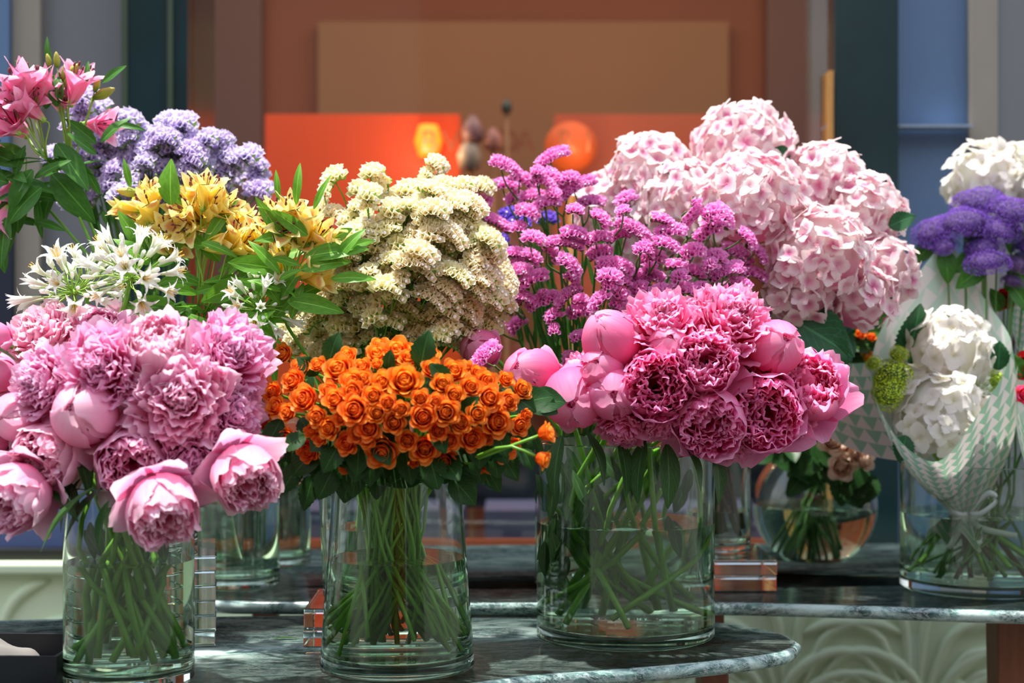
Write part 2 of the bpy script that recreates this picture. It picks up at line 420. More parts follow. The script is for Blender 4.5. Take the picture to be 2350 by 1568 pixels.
def rose_mesh(seed, openness=1.0):
    r = random.Random(seed); o = MB()
    k_ = openness
    lay = [(5, 1.50, .92, [0, 55, 72, 40-38*k_], .05, -.70, .05), (5, 1.42, .84, [5, 62, 84, 62-26*k_], .06, -.66, .04), (5, 1.30, .70, [12, 76, 92, 84], .08, -.60, .03),
           (5, 1.16, .54, [26, 86, 97, 98], .08, -.52, .02), (4, 1.02, .40, [50, 90, 99, 104], .07, -.42, .015), (3, .90, .24, [70, 92, 98, 108], .04, -.33, .01), (2, .82, .13, [85, 90, 95], .01, -.28, .0)]
    a = r.uniform(0, 6)
    for n, L, W, ph, r0, z0, rf in lay:
        for k in range(n):
            add_petal(o, r, a+k*6.283/n+r.uniform(-.12, .12), L+r.uniform(-.06, .06), W, ph, r0=r0, z0=z0, ruf=rf+.012, freq=2.6, notch=.05, nu=9, nv=8, tip=.8, tiltx=.12)
        a += 1.0
    return o
def floret_mesh(seed):
    r = random.Random(seed); o = MB()
    for k in range(4):
        add_petal(o, r, k*1.571+r.uniform(-.1, .1), 1.0+r.uniform(-.08, .08), .56+r.uniform(-.04, .04), [30, 12, -8+r.uniform(-14, 14)], r0=.03, z0=(k % 2)*.05, ruf=.08, freq=3, notch=.05, nu=7, nv=6, shape='round', tiltx=.12*(1 if k % 2 else -1))
    o.lathe([(0.0, .14), (.06, .1), (.07, .03), (.03, 0)], 6)
    return o

MESH = {}
for key, mat in (('pale', 'peony_pale'), ('deep', 'peony_deep')):
    for kind in ('ball', 'bowl', 'full'):
        for v in range(2):
            o, i = peony_mesh(kind, hash_ := (11 if key == 'pale' else 31)+v*7+len(kind)+ord(kind[1]))
            MESH[key, kind, v] = (o.mesh('outer_petals', [M[mat]]), i.mesh('inner_petals', [M[mat]]))
for v in range(4):
    mb = rose_mesh(v+3, 1 if v < 3 else .2)
    MESH['rose', v] = mb.mesh('petals', [M['rose']]); MESH['rose_peach', v] = mb.mesh('petals', [M['rose_peach']]); MESH['rose_red', v] = mb.mesh('petals', [M['rose_red']])
    fb = floret_mesh(v+50)
    MESH['hyd', v] = fb.mesh('floret', [M['hyd']]); MESH['hydw', v] = fb.mesh('floret', [M['hydw']])
sep = MB()
for k in range(5):
    add_leaf(sep, (0, 0, -.55), (math.cos(k*1.257), math.sin(k*1.257), .25), (0, 0, 1), .75, .16, droop=-.5+.9*(k % 2), n=6, m=3)
sep.lathe([(0, -.75), (.13, -.72), (.2, -.6), (.18, -.5), (0, -.48)], 8)
MESH['sepals'] = sep.mesh('sepals', [M['leaf_mid']])
cal = MB()
for k in range(5):
    add_petal(cal, random.Random(k), k*1.257, .9, .33, [-5, 40, 62], r0=.05, z0=-.97, nu=5, nv=6, shape='round')
MESH['calyx'] = cal.mesh('calyx', [M['leaf_peony']])

# statice cluster: X along the comb, Z outward
def statice_mesh(L, rows, seed, arch=.22, width=.016, fr=.0042, mats=None, dots=.35):
    r = random.Random(seed); o = MB(); n = max(2, int(L/(fr*1.18)))
    for i in range(n):
        s = (i+.5)/n*2-1
        for j in range(rows):
            w = (j-(rows-1)/2)/max(1, (rows-1)/2) if rows > 1 else 0
            ang = s*arch*2.6+r.uniform(-.2, .2); x = s*L/2*(1-.12*abs(w)); z = arch*L*.75*(1-s*s)
            nx, ny, nz = math.sin(ang), w*.9+r.uniform(-.2, .2), math.cos(ang); q = math.sqrt(nx*nx+ny*ny+nz*nz); nv = Vector((nx/q, ny/q, nz/q))
            p = Vector((x+r.uniform(-1, 1)*.0012, w*width*.5, z-abs(w)*width*.22))
            qt = nv.to_track_quat('Z', 'Y'); sg = 7; rr = fr*r.uniform(.85, 1.25); h = fr*1.7
            pts = []
            for (ra, hh) in ((.25, -.4), (.6, .55), (1.0, 1.0)):
                row = []
                for k in range(sg):
                    a = k*6.283/sg; f = 1+(.22*(-1)**k if ra == 1.0 else 0)
                    row.append(p+qt @ Vector((math.cos(a)*rr*ra*f, math.sin(a)*rr*ra*f, h*hh*(1+(.1*(-1)**k)))))
                pts.append([tuple(t) for t in row])
            uv = np.zeros((3, sg, 2)); uv[0, :, 1] = 0; uv[1, :, 1] = .35; uv[2, :, 1] = 1
            o.grid(np.array(pts), uv, 0, close=True)
            if r.random() < dots:
                c = p+nv*h*.95; s2 = rr*.42
                vv = [c+qt @ Vector((math.cos(a)*s2, math.sin(a)*s2, 0)) for a in np.arange(5)*1.257]+[c+nv*s2*.9]
                o.add([tuple(t) for t in vv], [(k, (k+1) % 5, 5) for k in range(5)], None, 2)
    # bracts below, as small scales, and the rib
    for i in range(n*2):
        s = (i+.5)/(n*2)*2-1; z = arch*L*.75*(1-s*s)
        for w in (-1, 1):
            b = Vector((s*L/2, w*width*.22, z-fr*1.3)); d = Vector((s*.5, w*.6, .75))
            add_leaf(o, b-d*.004, d, (w*.3, -w, .3), fr*2.4, fr*.55, droop=.3, n=4, m=3, mi=1)
    path = [(s*L/2, 0, arch*L*.75*(1-s*s)-fr*1.2) for s in np.linspace(-.98, .98, 9)]
    o.tube(path, width*.26, 5, mi=1)
    return o
for key, br, dots in (('stat_pink', 'bract_brown', .16), ('stat_cream', 'bract_green', .3), ('stat_lav', 'bract_green', .3), ('stat_vio', 'bract_green', .2)):
    dm = M['stamen'] if key == 'stat_cream' and False else M['white_dot']
    pink = key == 'stat_pink'
    MESH[key, 0] = statice_mesh(.058, 4, 1, .16 if pink else .18, .017 if pink else .023, fr=.0052 if pink else .0058, dots=dots).mesh('flower_cluster', [M[key], M[br], dm])
    MESH[key, 1] = statice_mesh(.042, 4, 2, .22, .017 if pink else .024, fr=.0052 if pink else .0058, dots=dots).mesh('flower_cluster', [M[key], M[br], dm])
    MESH[key, 2] = statice_mesh(.028, 4, 3, .28, .017 if pink else .025, fr=.0052 if pink else .0058, dots=dots).mesh('flower_cluster', [M[key], M[br], dm])
SL = (.058, .042, .028)

# alstroemeria floret: axis +Z, base at origin, unit length
def alstro(o_m, i_m, seed, opn):
    r = random.Random(seed); b = MB()
    for k in range(3):
        add_petal(b, r, k*2.094, 1.05, .37, [80, 74-8*opn, 62-20*opn, 66-70*opn], r0=.03, z0=0, ruf=.03, freq=2, nu=7, nv=9, shape='fan', mi=0, tip=1.2)
    for k in range(3):
        add_petal(b, r, k*2.094+1.05, 1.08, .19, [82, 78-6*opn, 70-20*opn, 70-50*opn], r0=.02, z0=0, ruf=.02, freq=2, nu=5, nv=9, shape='lance', mi=1)
    st = MB()
    if opn > .3:
        for k in range(5):
            a = k*1.257; p = [(0, 0, .1), (.08*math.cos(a), .08*math.sin(a), .5), (.2*math.cos(a), .2*math.sin(a)-.05, .85)]
            st.tube(bez(p, 5), .012, 4); st.tube([(p[2][0], p[2][1], .83), (p[2][0], p[2][1], .92)], [.03, .02], 5)
    b.lathe([(0, -.06), (.07, -.03), (.08, .05), (.05, .12)], 8, mi=2)
    return b, st
for v in range(3):
    op = (.62, .35, .0)[v]
    a, st_ = alstro(None, None, v, op)
    MESH['stamens', v] = st_.mesh('stamens', [M['stamen_dark']]) if st_.v else None
    MESH['alsy', v] = a.mesh('floret', [M['alsy_o'], M['alsy_i'], M['stem_light']])
    MESH['alsp', v] = a.mesh('floret', [M['alsp_o'], M['alsp_i'], M['stem_light']])
bm_ = MB(); bm_.lathe([(0, 0), (.1, .03), (.2, .25), (.24, .5), (.16, .8), (.05, .97), (0, 1)], 9)
for k in range(6): bm_.tube(bez([(.1*math.cos(k*1.047), .1*math.sin(k*1.047), .03), (.225*math.cos(k*1.047), .225*math.sin(k*1.047), .45), (.05*math.cos(k*1.047), .05*math.sin(k*1.047), .95)], 6), .025, 4)
V0 = np.concatenate(bm_.v); bm_.uv = [np.stack([v[:, 0]*0+.5, v[:, 2]], 1) for v in bm_.v]
MESH['bud'] = bm_.mesh('bud', [M['bud_y']])

# agapanthus floret with its pedicel; unit = umbel radius, from the hub outwards along +Z
def agap_floret(seed, kind):
    r = random.Random(seed); b = MB()
    bend = r.uniform(-.06, .06)
    if kind == 'open':
        b.tube(bez([(0, 0, .02), (bend, 0, .28), (0, 0, .5)], 5), .012, 5, mi=1)
        for k in range(6):
            add_petal(b, r, k*1.047, .58, .062, [86, 84, 50, -20], r0=.02, z0=.5, ruf=.012, freq=2, nu=5, nv=9, shape='fan', mi=0, tip=1.4)
        for k in range(4): b.tube([(0, 0, .6), (.05*math.cos(k*1.6), .05*math.sin(k*1.6), .98)], .006, 4, mi=2)
    elif kind == 'half':
        b.tube(bez([(0, 0, .02), (bend, 0, .25), (0, 0, .5)], 5), .012, 5, mi=1)
        for k in range(6):
            add_petal(b, r, k*1.047, .56, .055, [84, 84, 80, 60], r0=.02, z0=.5, nu=5, nv=7, shape='lance', mi=0)
    else:
        l = .22 if kind == 'bud' else .13
        b.tube(bez([(0, 0, .02), (bend, 0, .3), (0, 0, .58)], 5), .010, 5, mi=1)
        b.lathe([(0, .57), (.025, .58), (.042, .58+l*.5), (.038, .58+l*.8), (0, .58+l)], 7, mi=0)
    return b
for j, k in enumerate(('open', 'half', 'bud', 'small')):
    MESH['agap', k] = agap_floret(j, k).mesh('floret' if j < 2 else 'bud', [M['agap'], M['stem_light'], M['stamen']])

# ------------------------------------------------------------------ the setting: street floor, shop front, shop interior
YW = 3.70
M['pave'] = plain('dark_grey_paving', hexc(74, 72, 68), .7)
M['grey_wall'] = plain('grey_wall', hexc(118, 120, 124), .6, var=.05, scale=3)
M['beige'] = plain('beige_strip', hexc(150, 142, 130), .6, var=.05)
M['blue'] = plain('blue_panel', hexc(96, 124, 160), .35, var=.10, scale=4)
M['slate'] = plain('slate_blue', hexc(90, 106, 150), .5, var=.1, scale=4)
M['teal'] = plain('dark_teal_stone', hexc(22, 50, 54), .25, var=.35, scale=6)
M['teal2'] = plain('olive_edge_stone', hexc(70, 84, 66), .35, var=.2, scale=6)
M['mint'] = plain('pale_green_plaster', hexc(212, 228, 196), .55, var=.03, scale=6)
M['black'] = plain('dark_frame', hexc(24, 24, 20), .4)
M['navy'] = plain('dark_navy', hexc(26, 36, 56), .5, var=.2, scale=5)
M['peri'] = plain('periwinkle_plinth', hexc(138, 146, 196), .5, var=.05)
M['brown'] = plain('brown_shop_wall', hexc(140, 76, 50), .6, var=.12, scale=2)
M['taupe'] = plain('taupe_panel', hexc(150, 106, 74), .6, var=.08, scale=2)
M['mauve'] = plain('mauve_panel', hexc(112, 78, 74), .6, var=.08, scale=2)
M['orangebox'] = emis('orange_panel', hexc(220, 74, 28), .30)
M['orangehot'] = emis('bright_orange_lamp', hexc(255, 130, 30), 1.8)
M['salmonbox'] = emis('salmon_panel', hexc(196, 92, 62), .20)
M['brass'] = plain('brass_strip', hexc(205, 150, 85), .35)
M['terracotta'] = plain('terracotta', hexc(175, 90, 52), .6)

b = MB().box((-6, -8, -.05), (6, YW+.2, 0)); struct('floor', b, [M['pave']])
# relief panel under the window
def palmette(mb, cx, z0, s, y, n=6):
    for sg in (-1, 1):
        for k in range(n):
            a = .10+k*.27; L = s*(1.08-.09*k)
            base = Vector((cx+sg*.008*(k+.5)*s/.4, y, z0)); pts = []
            for t in np.linspace(0, 1, 9):
                th = a*(.25+t*.9)+(.9*max(0, t-.62)**1.3*3*(.3+.25*k))
                r = L*(t if t < .8 else .8+(t-.8)*.55)
                pts.append((base.x+sg*r*math.sin(th), y, z0+r*math.cos(th)))
            rr = np.array([.003, .004, .005, .0065, .008, .010, .0125, .0135, .004])*s/.42*1.25
            mb.tube(bez(pts, 20), np.interp(np.linspace(0, 1, 21), np.linspace(0, 1, 9), rr), 10)
    for dx in (-.012, 0, .012): mb.tube([(cx+dx, y, z0-.05), (cx+dx*.6, y, z0+s*.6)], [.006, .003], 8)
b = MB().box((-3.5, YW-.06, 0), (3.5, YW+.1, .69))
pal = MB()
for c in (-1.62, -1.24, -.86, -.48, -.1, .28, .66, .96, 1.34, 1.72):
    palmette(pal, c, .30, .40, YW-.062)
    palmette(pal, c+.19, .12, .34, YW-.062)
b.merge(pal)
o = struct('wall_panel', b, [M['mint']], True)
o.data.polygons.foreach_set('use_smooth', [i > 5 for i in range(len(o.data.polygons))])
b = MB().box((-3.5, YW-.10, .69), (3.5, YW+.12, .716)); bevel(struct('trim_ledge', b, [M['mint']]), .006)
b = MB().box((-3.5, YW-.06, .716), (3.5, YW+.06, .742)); struct('trim_sill', b, [M['black']])
ZT = 2.35
def wallbox(name, p0, p1, y0, y1, z0, z1, m):
    return struct(name, MB().box((XW(p0, y0), y0, z0), (XW(p1, y0), y1, z1)), [M[m]])
wallbox('wall_pilaster_left', 286, 430, YW-.04, YW+.3, .742, ZT, 'teal')
wallbox('trim_1', 278, 292, YW-.045, YW+.02, .742, ZT, 'teal2'); wallbox('trim_2', 384, 396, YW-.05, YW, .742, ZT, 'teal2')
wallbox('wall_pilaster_right', 1916, 2062, YW-.04, YW+.3, .742, ZT, 'teal')
wallbox('trim_3', 1903, 1913, YW-.05, YW+.02, .742, ZW(170, YW), 'brass')
wallbox('wall_left', -700, 290, YW+.05, YW+.3, .742, ZT, 'grey_wall')
wallbox('trim_4', 28, 92, YW+.02, YW+.06, .742, ZT, 'beige'); wallbox('trim_5', -40, 20, YW, YW+.06, 1.55, ZT, 'blue')
wallbox('trim_6', -60, 28, YW, YW+.05, .742, ZW(480, YW), 'navy')
wallbox('trim_7', -500, 285, YW-.005, YW+.03, .742, ZW(1130, YW), 'slate')
wallbox('wall_right', 2056, 3200, YW+.05, YW+.3, .742, ZT, 'blue')  # sky reflected in a glass door, painted as flat blue
wallbox('trim_8', 2228, 2290, YW+.02, YW+.06, .742, ZT, 'beige'); wallbox('trim_9', 2290, 2500, YW+.03, YW+.06, .742, ZT, 'grey_wall')
# shop interior behind the window
YB = 5.6
struct('wall_back', MB().box((-3, YB, 0), (3, YB+.1, 3.2)), [M['brown']])
struct('wall_shop_left', MB().box((-3.1, YW+.3, 0), (-3, YB, 3.2)), [M['brown']])
struct('wall_shop_right', MB().box((3, YW+.3, 0), (3.1, YB, 3.2)), [M['brown']])
struct('ceiling', MB().box((-3, YW+.3, 2.9), (3, YB, 3.0)), [M['mauve']])
struct('floor_shop', MB().box((-3, YW+.1, .40), (3, YB, .45)), [M['navy']])
def bgbox(name, p0, p1, q0, q1, y, d, m, label=None, cat=None, **k):
    ob = link(name, MB().box((0, 0, 0), (XW(p1, y)-XW(p0, y), d, ZW(q0, y)-ZW(q1, y))).mesh(name, [M[m]], False), loc=(XW(p0, y), y, ZW(q1, y)))
    if label: tag(ob, label, cat)
    else: ob['kind'] = 'structure'
    return ob
bgbox('wall_panel_taupe', 730, 1672, 50, 900, YB-.06, .05, 'taupe')
bgbox('wall_panel_mauve', 1760, 1990, -400, 1200, YB-.05, .05, 'mauve')
bgbox('wall_panel_left', 300, 600, -400, 1200, YB-.05, .05, 'mauve')
Yi = 4.9
t = thing('display_lightbox', (XW(830, Yi), Yi, .45), 'glowing orange lit display box behind the window glass, above the cream statice', 'light box')
bx = link('box_front', MB().box((-.31, 0, .2), (.315, .12, ZW(262, Yi)-.45)).mesh('box_front', [M['orangebox']], False), t)
link('lamp', MB().lathe([(0, 0), (.03, .0), (.045, .05), (.03, .1), (0, .1)], 24).mesh('lamp', [M['orangehot']]), t, ((XW(985, Yi)-XW(830, Yi)), -.06, ZW(365, Yi)-.45), None, 1)['label'] = 'hot orange round lamp'
t = thing('display_lightbox', (XW(1445, Yi), Yi, .45), 'dull salmon lit display box in the shop window, behind the pink statice tips', 'light box')
link('box_front', MB().box((-.24, 0, .2), (.28, .12, ZW(262, Yi)-.45)).mesh('box_front', [M['salmonbox']], False), t)
t = thing('display_disc', (XW(1310, 4.8), 4.8, .45), 'round orange disc ornament in front of the salmon light box', 'ornament')
d = MB(); d.lathe([(0, -.02), (.075, -.02), (.082, 0), (.075, .02), (0, .02)], 32)
link('disc', d.mesh('disc', [emis('dim_orange_glow', hexc(205, 84, 34), .45)]), t, (0, 0, ZW(338, 4.8)-.45), Quaternion((1, 0, 0), math.pi/2))
link('stand', MB().lathe([(0, 0), (.07, 0), (.07, .01), (.012, .03), (.012, ZW(338, 4.8)-.45-.08), (0, ZW(338, 4.8)-.45-.08)], 16).mesh('stand', [M['brass']]), t)
for (px, py, rr, mm, lb) in ((1085, 300, .035, 'lilac_glass', 'blurred lilac bottle in the shop window between the light boxes'), (1078, 358, .04, 'cream_china', 'blurred white jar in the shop window under the lilac bottle'), (1132, 322, .03, 'rose_china', 'blurred rose-coloured jar in the shop window'), (1163, 246, .018, 'teal_china', 'small dark teal knob shape high in the shop window')):
    colr = {'lilac_glass': (150, 108, 112), 'cream_china': (170, 150, 138), 'rose_china': (176, 112, 104), 'teal_china': (46, 66, 62)}[mm]
    M[mm] = plain(mm, hexc(*colr), .4)
    zz = ZW(py, 4.7)
    t = thing('display_jar', (XW(px, 4.7), 4.7, .45), lb, 'jar')
    link('jar_body', MB().lathe([(0, -rr), (rr*.8, -rr), (rr, 0), (rr*.7, rr*.8), (rr*.4, rr), (rr*.4, rr*1.3), (0, rr*1.3)], 20).mesh('jar_body', [M[mm]]), t, (0, 0, zz-.45))
    link('stand', MB().lathe([(0, 0), (.05, 0), (.05, .01), (.006, .02), (.006, zz-rr-.45), (0, zz-rr-.45)], 12).mesh('stand', [M['taupe']]), t)
t = bgbox('shop_plinth', 1112, 1700, 1172, 1300, 4.3, .4, 'peri', 'pale periwinkle plinth low inside the shop window', 'plinth')
bgbox('shop_plinth', 640, 1062, 1172, 1300, 4.3, .4, 'peri', 'periwinkle plinth inside the window behind the orange rose vase', 'plinth')
bgbox('shop_plinth', 1760, 1900, 1172, 1300, 4.3, .4, 'peri', 'small periwinkle plinth behind the round bowl vase', 'plinth')
bgbox('shop_counter', 430, 1900, 1040, 1165, 4.6, .4, 'navy', 'long dark navy counter inside the shop', 'counter')
bgbox('trim_10', 430, 1905, 1240, 1262, YW-.02, .03, 'terracotta')
# the window pane
m = N('window_glass'); tr = m.n('BsdfTransparent'); tr.inputs[0].default_value = (.93, .95, .94, 1); gl = m.n('BsdfGlossy'); gl.inputs['Roughness'].default_value = .0
fr = m.n('Fresnel'); fr.inputs[0].default_value = 1.55; mx = m.n('MixShader')
m.l(m.math('MULTIPLY', fr.outputs[0], 1.0), mx.inputs[0]); m.l(tr.outputs[0], mx.inputs[1]); m.l(gl.outputs[0], mx.inputs[2]); m.l(mx.outputs[0], m.out.inputs[0])
M['pane'] = m.mat
w = link('window_1', MB().box((XW(430, YW), YW, .742), (XW(1905, YW), YW+.006, ZT)).mesh('window_1', [M['pane']], False)); w['kind'] = 'structure'
struct('reflection_line', MB().box((XW(1895, YW-.01), YW-.02, ZW(293, YW-.01)), (XW(2230, YW-.01), YW-.01+.05, ZW(287, YW-.01))), [plain('pale_reflection', hexc(150, 165, 185), .3)])  # a reflection, built as a thin pale bar
# shop lettering on the glass
M['letter'] = plain('dark_lettering', hexc(150, 84, 56), .5)
YL = 4.72
t = thing('window_lettering', (XW(1170, YL), YL, ZW(348, YL)), 'blurred brown shop lettering inside the window above the statice', 'lettering')
for ch, px in (('B', 985), ('V', 1035), ('D', 1165), ('A', 1205), ('R', 1300), ('I', 1350)):
    cu = bpy.data.curves.new('letter', 'FONT'); cu.body = ch; cu.size = .095; cu.extrude = .001; cu.align_x = 'CENTER'
    cu.materials.append(M['letter']); tmp = bpy.data.objects.new('letter_curve', cu); me = bpy.data.meshes.new_from_object(tmp); bpy.data.objects.remove(tmp); lo = bpy.data.objects.new('letter', me); C.objects.link(lo); lo.parent = t; lo.location = (XW(px, YL)-XW(1170, YL), 0, 0); lo.rotation_euler = (math.pi/2, 0, 0)
for (px, py, en) in ((965, 345, 2.2), (1330, 345, 1.0)):  # added point lights that give the display panels their glow falloff
    ld = bpy.data.lights.new('panel_glow_light', 'POINT'); lo = bpy.data.objects.new('panel_glow_light', ld); C.objects.link(lo)
    ld.energy = en; ld.color = (1, .62, .32); ld.shadow_soft_size = .03; lo.location = P(px, py, 4.66)
# unseen area light, added to brighten the closed shop interior
ld = bpy.data.lights.new('shop_fill_light', 'AREA'); lo = bpy.data.objects.new('shop_fill_light', ld); C.objects.link(lo)
ld.shape = 'RECTANGLE'; ld.size = 3.0; ld.size_y = .8; ld.energy = 26; ld.color = (1, .82, .64); lo.location = (0, 4.7, 2.85)
# buildings across the street, behind the camera (seen only as reflections)
M['fac1'] = plain('facade_stone', hexc(110, 104, 98), .8, scale=1); M['fac2'] = plain('facade_brick', hexc(128, 66, 42), .8, scale=1)
struct('wall_street_left', MB().box((-9, -8, 0), (-.9, -7, 7.0)), [M['fac1']])
struct('wall_street_middle', MB().box((-1.0, -9, 0), (3.0, -8, 6.0)), [M['fac2']])
struct('wall_street_right', MB().box((3.6, -8.5, 0), (10, -7.5, 7.5)), [M['fac1']])

# ------------------------------------------------------------------ tables
def table(name, outline, top, label, legs):
    out = bez(list(outline)+[outline[0]], len(outline)*8)[:-1]
    pts = np.array([(p.x, p.y) for p in out]); n = len(pts)
    tg = np.roll(pts, -1, 0)-np.roll(pts, 1, 0); tg /= np.linalg.norm(tg, axis=1)[:, None]
    area = np.sum(pts[:, 0]*np.roll(pts[:, 1], -1)-pts[:, 1]*np.roll(pts[:, 0], -1))
    nr = np.stack([tg[:, 1], -tg[:, 0]], 1)*(1 if area > 0 else -1)
    t = thing(name, (float(pts[:, 0].mean()), float(pts[:, 1].mean()), 0), label, 'table')
    L = np.array(t.location)
    mb = MB(); rings = []
    for ins, z in ((.0105, 0), (.005, -.0015), (.0015, -.005), (0, -.010), (.001, -.016), (.006, -.0215), (.014, -.024)):
        q = pts-nr*ins; rings.append(np.column_stack([q[:, 0]-L[0], q[:, 1]-L[1], np.full(n, top+z)]))
    mb.grid(np.array(rings), close=True)
    mb.f.append(list(range(n))); mb.m.append(0); mb.f.append([6*n+k for k in range(n)][::-1]); mb.m.append(0)
    link('tabletop', mb.mesh('tabletop', [M['marble']]), t)
    for (x, y, w) in legs:
        b = MB(); s = w/2
        for (z0, z1, k0, k1) in ((0, top-.024, .7, 1.0),):
            v = [(a*s*k, c*s*k, z) for z, k in ((z0, k0), (z1-.05, k1), (z1, k1)) for a, c in ((-1, -1), (1, -1), (1, 1), (-1, 1))]
            b.add(v, [(i*4+j, i*4+(j+1) % 4, (i+1)*4+(j+1) % 4, (i+1)*4+j) for i in range(2) for j in range(4)]+[(8, 9, 10, 11), (3, 2, 1, 0)])
        bevel(link('leg', b.mesh('leg', [M['wood']], False), t, (x-L[0], y-L[1], 0)), .004)
    return t
ft = [(.471, 2.48), (.44, 2.415), (.36, 2.355), (.2, 2.285), (.04, 2.235), (-.1, 2.15), (-.25, 2.07), (-.5, 2.0), (-.9, 1.98), (-1.35, 2.05), (-1.6, 2.3), (-1.35, 2.6), (-.9, 2.69), (-.6, 2.72), (-.2, 2.745), (.12, 2.74), (.30, 2.70), (.40, 2.64), (.456, 2.56)]
table('marble_table', [(x, y, 0) for x, y in ft], T1, 'low front table with a curved green marble top carrying the peony and rose vases', [(.330, 2.50, .045), (-.9, 2.2, .045), (-.9, 2.6, .045), (.2, 2.66, .045)])
rt_ = [(-.5, 2.712), (-.2, 2.70), (.1, 2.70), (.35, 2.70), (.6, 2.665), (.9, 2.612), (1.3, 2.60), (1.7, 2.75), (1.8, 3.05), (1.6, 3.35), (1.2, 3.48), (.6, 3.50), (0, 3.48), (-.45, 3.40), (-.74, 3.2), (-.83, 3.0), (-.74, 2.80)]
table('marble_table', [(x, y, 0) for x, y in rt_], T2, 'rear green marble table standing behind the front table, under the round bowl vase', [(.918, 2.80, .075), (.37, 2.86, .05), (-.5, 3.1, .05), (1.4, 3.2, .05), (0, 3.3, .05)])

# ------------------------------------------------------------------ glass vases, water, acrylic risers
def seglathe(prof, seg=72):
    mb = MB()
    for grp in prof: mb.lathe(grp, seg)
    return mb
def vase(name, x, y, zb, rb, rt, h, wl, label, t=.0045, bt=.018):
    zb += .0008; root = thing(name, (x, y, zb), label, 'vase', None)
    ri = lambda z: lerp(rb, rt, z/h)-t
    prof = [[(0, 0), (rb-.006, 0)], [(rb-.006, 0), (rb-.002, .0015), (rb, .006)], [(rb, .006), (rt, h-.002)], [(rt, h-.002), (rt-t/2, h), (rt-t, h-.002)], [(rt-t, h-.002), (ri(bt+.008), bt+.008)],
            [(ri(bt+.008), bt+.008), (ri(bt)-.003, bt+.002), (ri(bt)-.010, bt)], [(ri(bt)-.010, bt), (0, bt)]]
    link('glass', seglathe(prof).mesh('glass', [M['glass']]), root)
    if wl:
        z1 = bt-.0012; r = lambda z: ri(z)+.0012
        pw = [[(0, z1), (r(z1)-.009, z1)], [(r(z1)-.009, z1), (r(z1), z1+.009)], [(r(z1), z1+.009), (r(wl), wl)], [(r(wl), wl), (0, wl)]]
        link('water', seglathe(pw).mesh('water', [M['water']]), root)
    return dict(x=x, y=y, zb=zb, rb=rb, rt=rt, h=h, bt=bt, wl=wl, root=root)
V1 = vase('cylinder_vase', XW(297, 2.2), 2.20, T1, .0925, .0925, .284, .175, 'clear glass cylinder vase holding the pale pink peonies, leftmost on the front table')
V2 = vase('tapered_vase', XW(912, 2.3), 2.30, T1, .1165, .096, .283, .165, 'clear glass vase narrowing to the top, holding the orange spray roses')
V3 = vase('cylinder_vase', XW(1435, 2.54), 2.54, T1, .148, .148, .324, .190, 'large wide clear glass cylinder vase holding the deep pink peonies')
V1['sp'] = .55; V3['sp'] = .75; V2['sp'] = .35
zr1 = .1465; zr2 = .062
VD = vase('cylinder_vase', XW(340, 2.515), 2.515, T1+zr1, .080, .080, .40, .20, 'tall clear glass cylinder vase standing on the high acrylic stack behind the pale peonies')
VC = vase('flared_vase', XW(850, 2.545), 2.545, T1+zr2, .078, .092, .30, .12, 'clear glass vase on the low acrylic riser behind the orange rose vase')
VA = vase('cylinder_vase', XW(548, 2.89), 2.89, T2, .077, .077, .27, .16, 'clear glass vase with only water in it, nearer of the two water vases')
VB = vase('cylinder_vase', XW(628, 3.16), 3.16, T2, .076, .076, .30, .17, 'clear glass cylinder vase of water standing farther back, half hidden by the nearer water vase')
VE = vase('cylinder_vase', XW(1330, 2.90), 2.90, T2, .085, .085, .27, .13, 'clear glass vase behind the wide peony vase, packed with pink statice stems')
VH = vase('cylinder_vase', XW(370, 3.0), 3.0, T2, .075, .075, .27, .13, 'clear glass vase of lavender statice, hidden behind the pale peonies')
V4 = vase('cylinder_vase', XW(2251, 2.86), 2.86, T2, .148, .148, .236, .142, 'wide clear glass vase under the wrapped white hydrangea bouquet')
zr3 = .058
VF = vase('cylinder_vase', XW(1656, 2.925), 2.925, T2+zr3, .055, .055, .31, .08, 'narrow clear glass vase of brown woody stems, on the acrylic blocks')
# bowl vase
def bowl(x, y, zb, R, zc, wl, label):
    zb += .0008; root = thing('bowl_vase', (x, y, zb), label, 'vase')
    a0 = math.asin(min(1, zc/R)); a1 = math.acos(.062/R)
    A = np.linspace(-a0, a1, 26)
    out = [(R*math.cos(a), zc+R*math.sin(a)) for a in A]; r2 = R-.004
    A2 = np.linspace(a1, -a0+.12, 26); inn = [(r2*math.cos(a), zc+r2*math.sin(a)) for a in A2]
    link('glass', seglathe([[(0, 0), out[0]], out, [out[-1], inn[0]], inn, [inn[-1], (0, inn[-1][1])]]).mesh('glass', [M['glass']]), root)
    r3 = r2+.001; aw = math.asin((wl-zc)/r3); A3 = np.linspace(-a0+.10, aw, 20); w_ = [(r3*math.cos(a), zc+r3*math.sin(a)) for a in A3]
    link('water', seglathe([[(0, w_[0][1]), w_[0]], w_, [w_[-1], (0, w_[-1][1])]]).mesh('water', [M['water']]), root)
    return dict(x=x, y=y, zb=zb, rb=R*.8, rt=.060, h=zc+R*math.sin(a1), bt=.012, wl=wl, root=root)
VG = bowl(XW(1870, 3.24), 3.24, T2, .131, .114, .115, 'round glass fish-bowl vase holding green stems and the peach roses')
def riser(x0, x1, y0, y1, z0, n, th, label, rot=0):
    t = thing('acrylic_riser', ((x0+x1)/2, (y0+y1)/2, z0+.0006), label, 'riser')
    for k in range(n):
        o = link('slab', MB().box((-(x1-x0)/2, -(y1-y0)/2, k*th+.0004), ((x1-x0)/2, (y1-y0)/2, (k+1)*th-.0004), rot=rot+(.01 if k % 2 else 0)).mesh('slab', [M['acrylic']], False), t)
        bevel(o, .0012, 1)
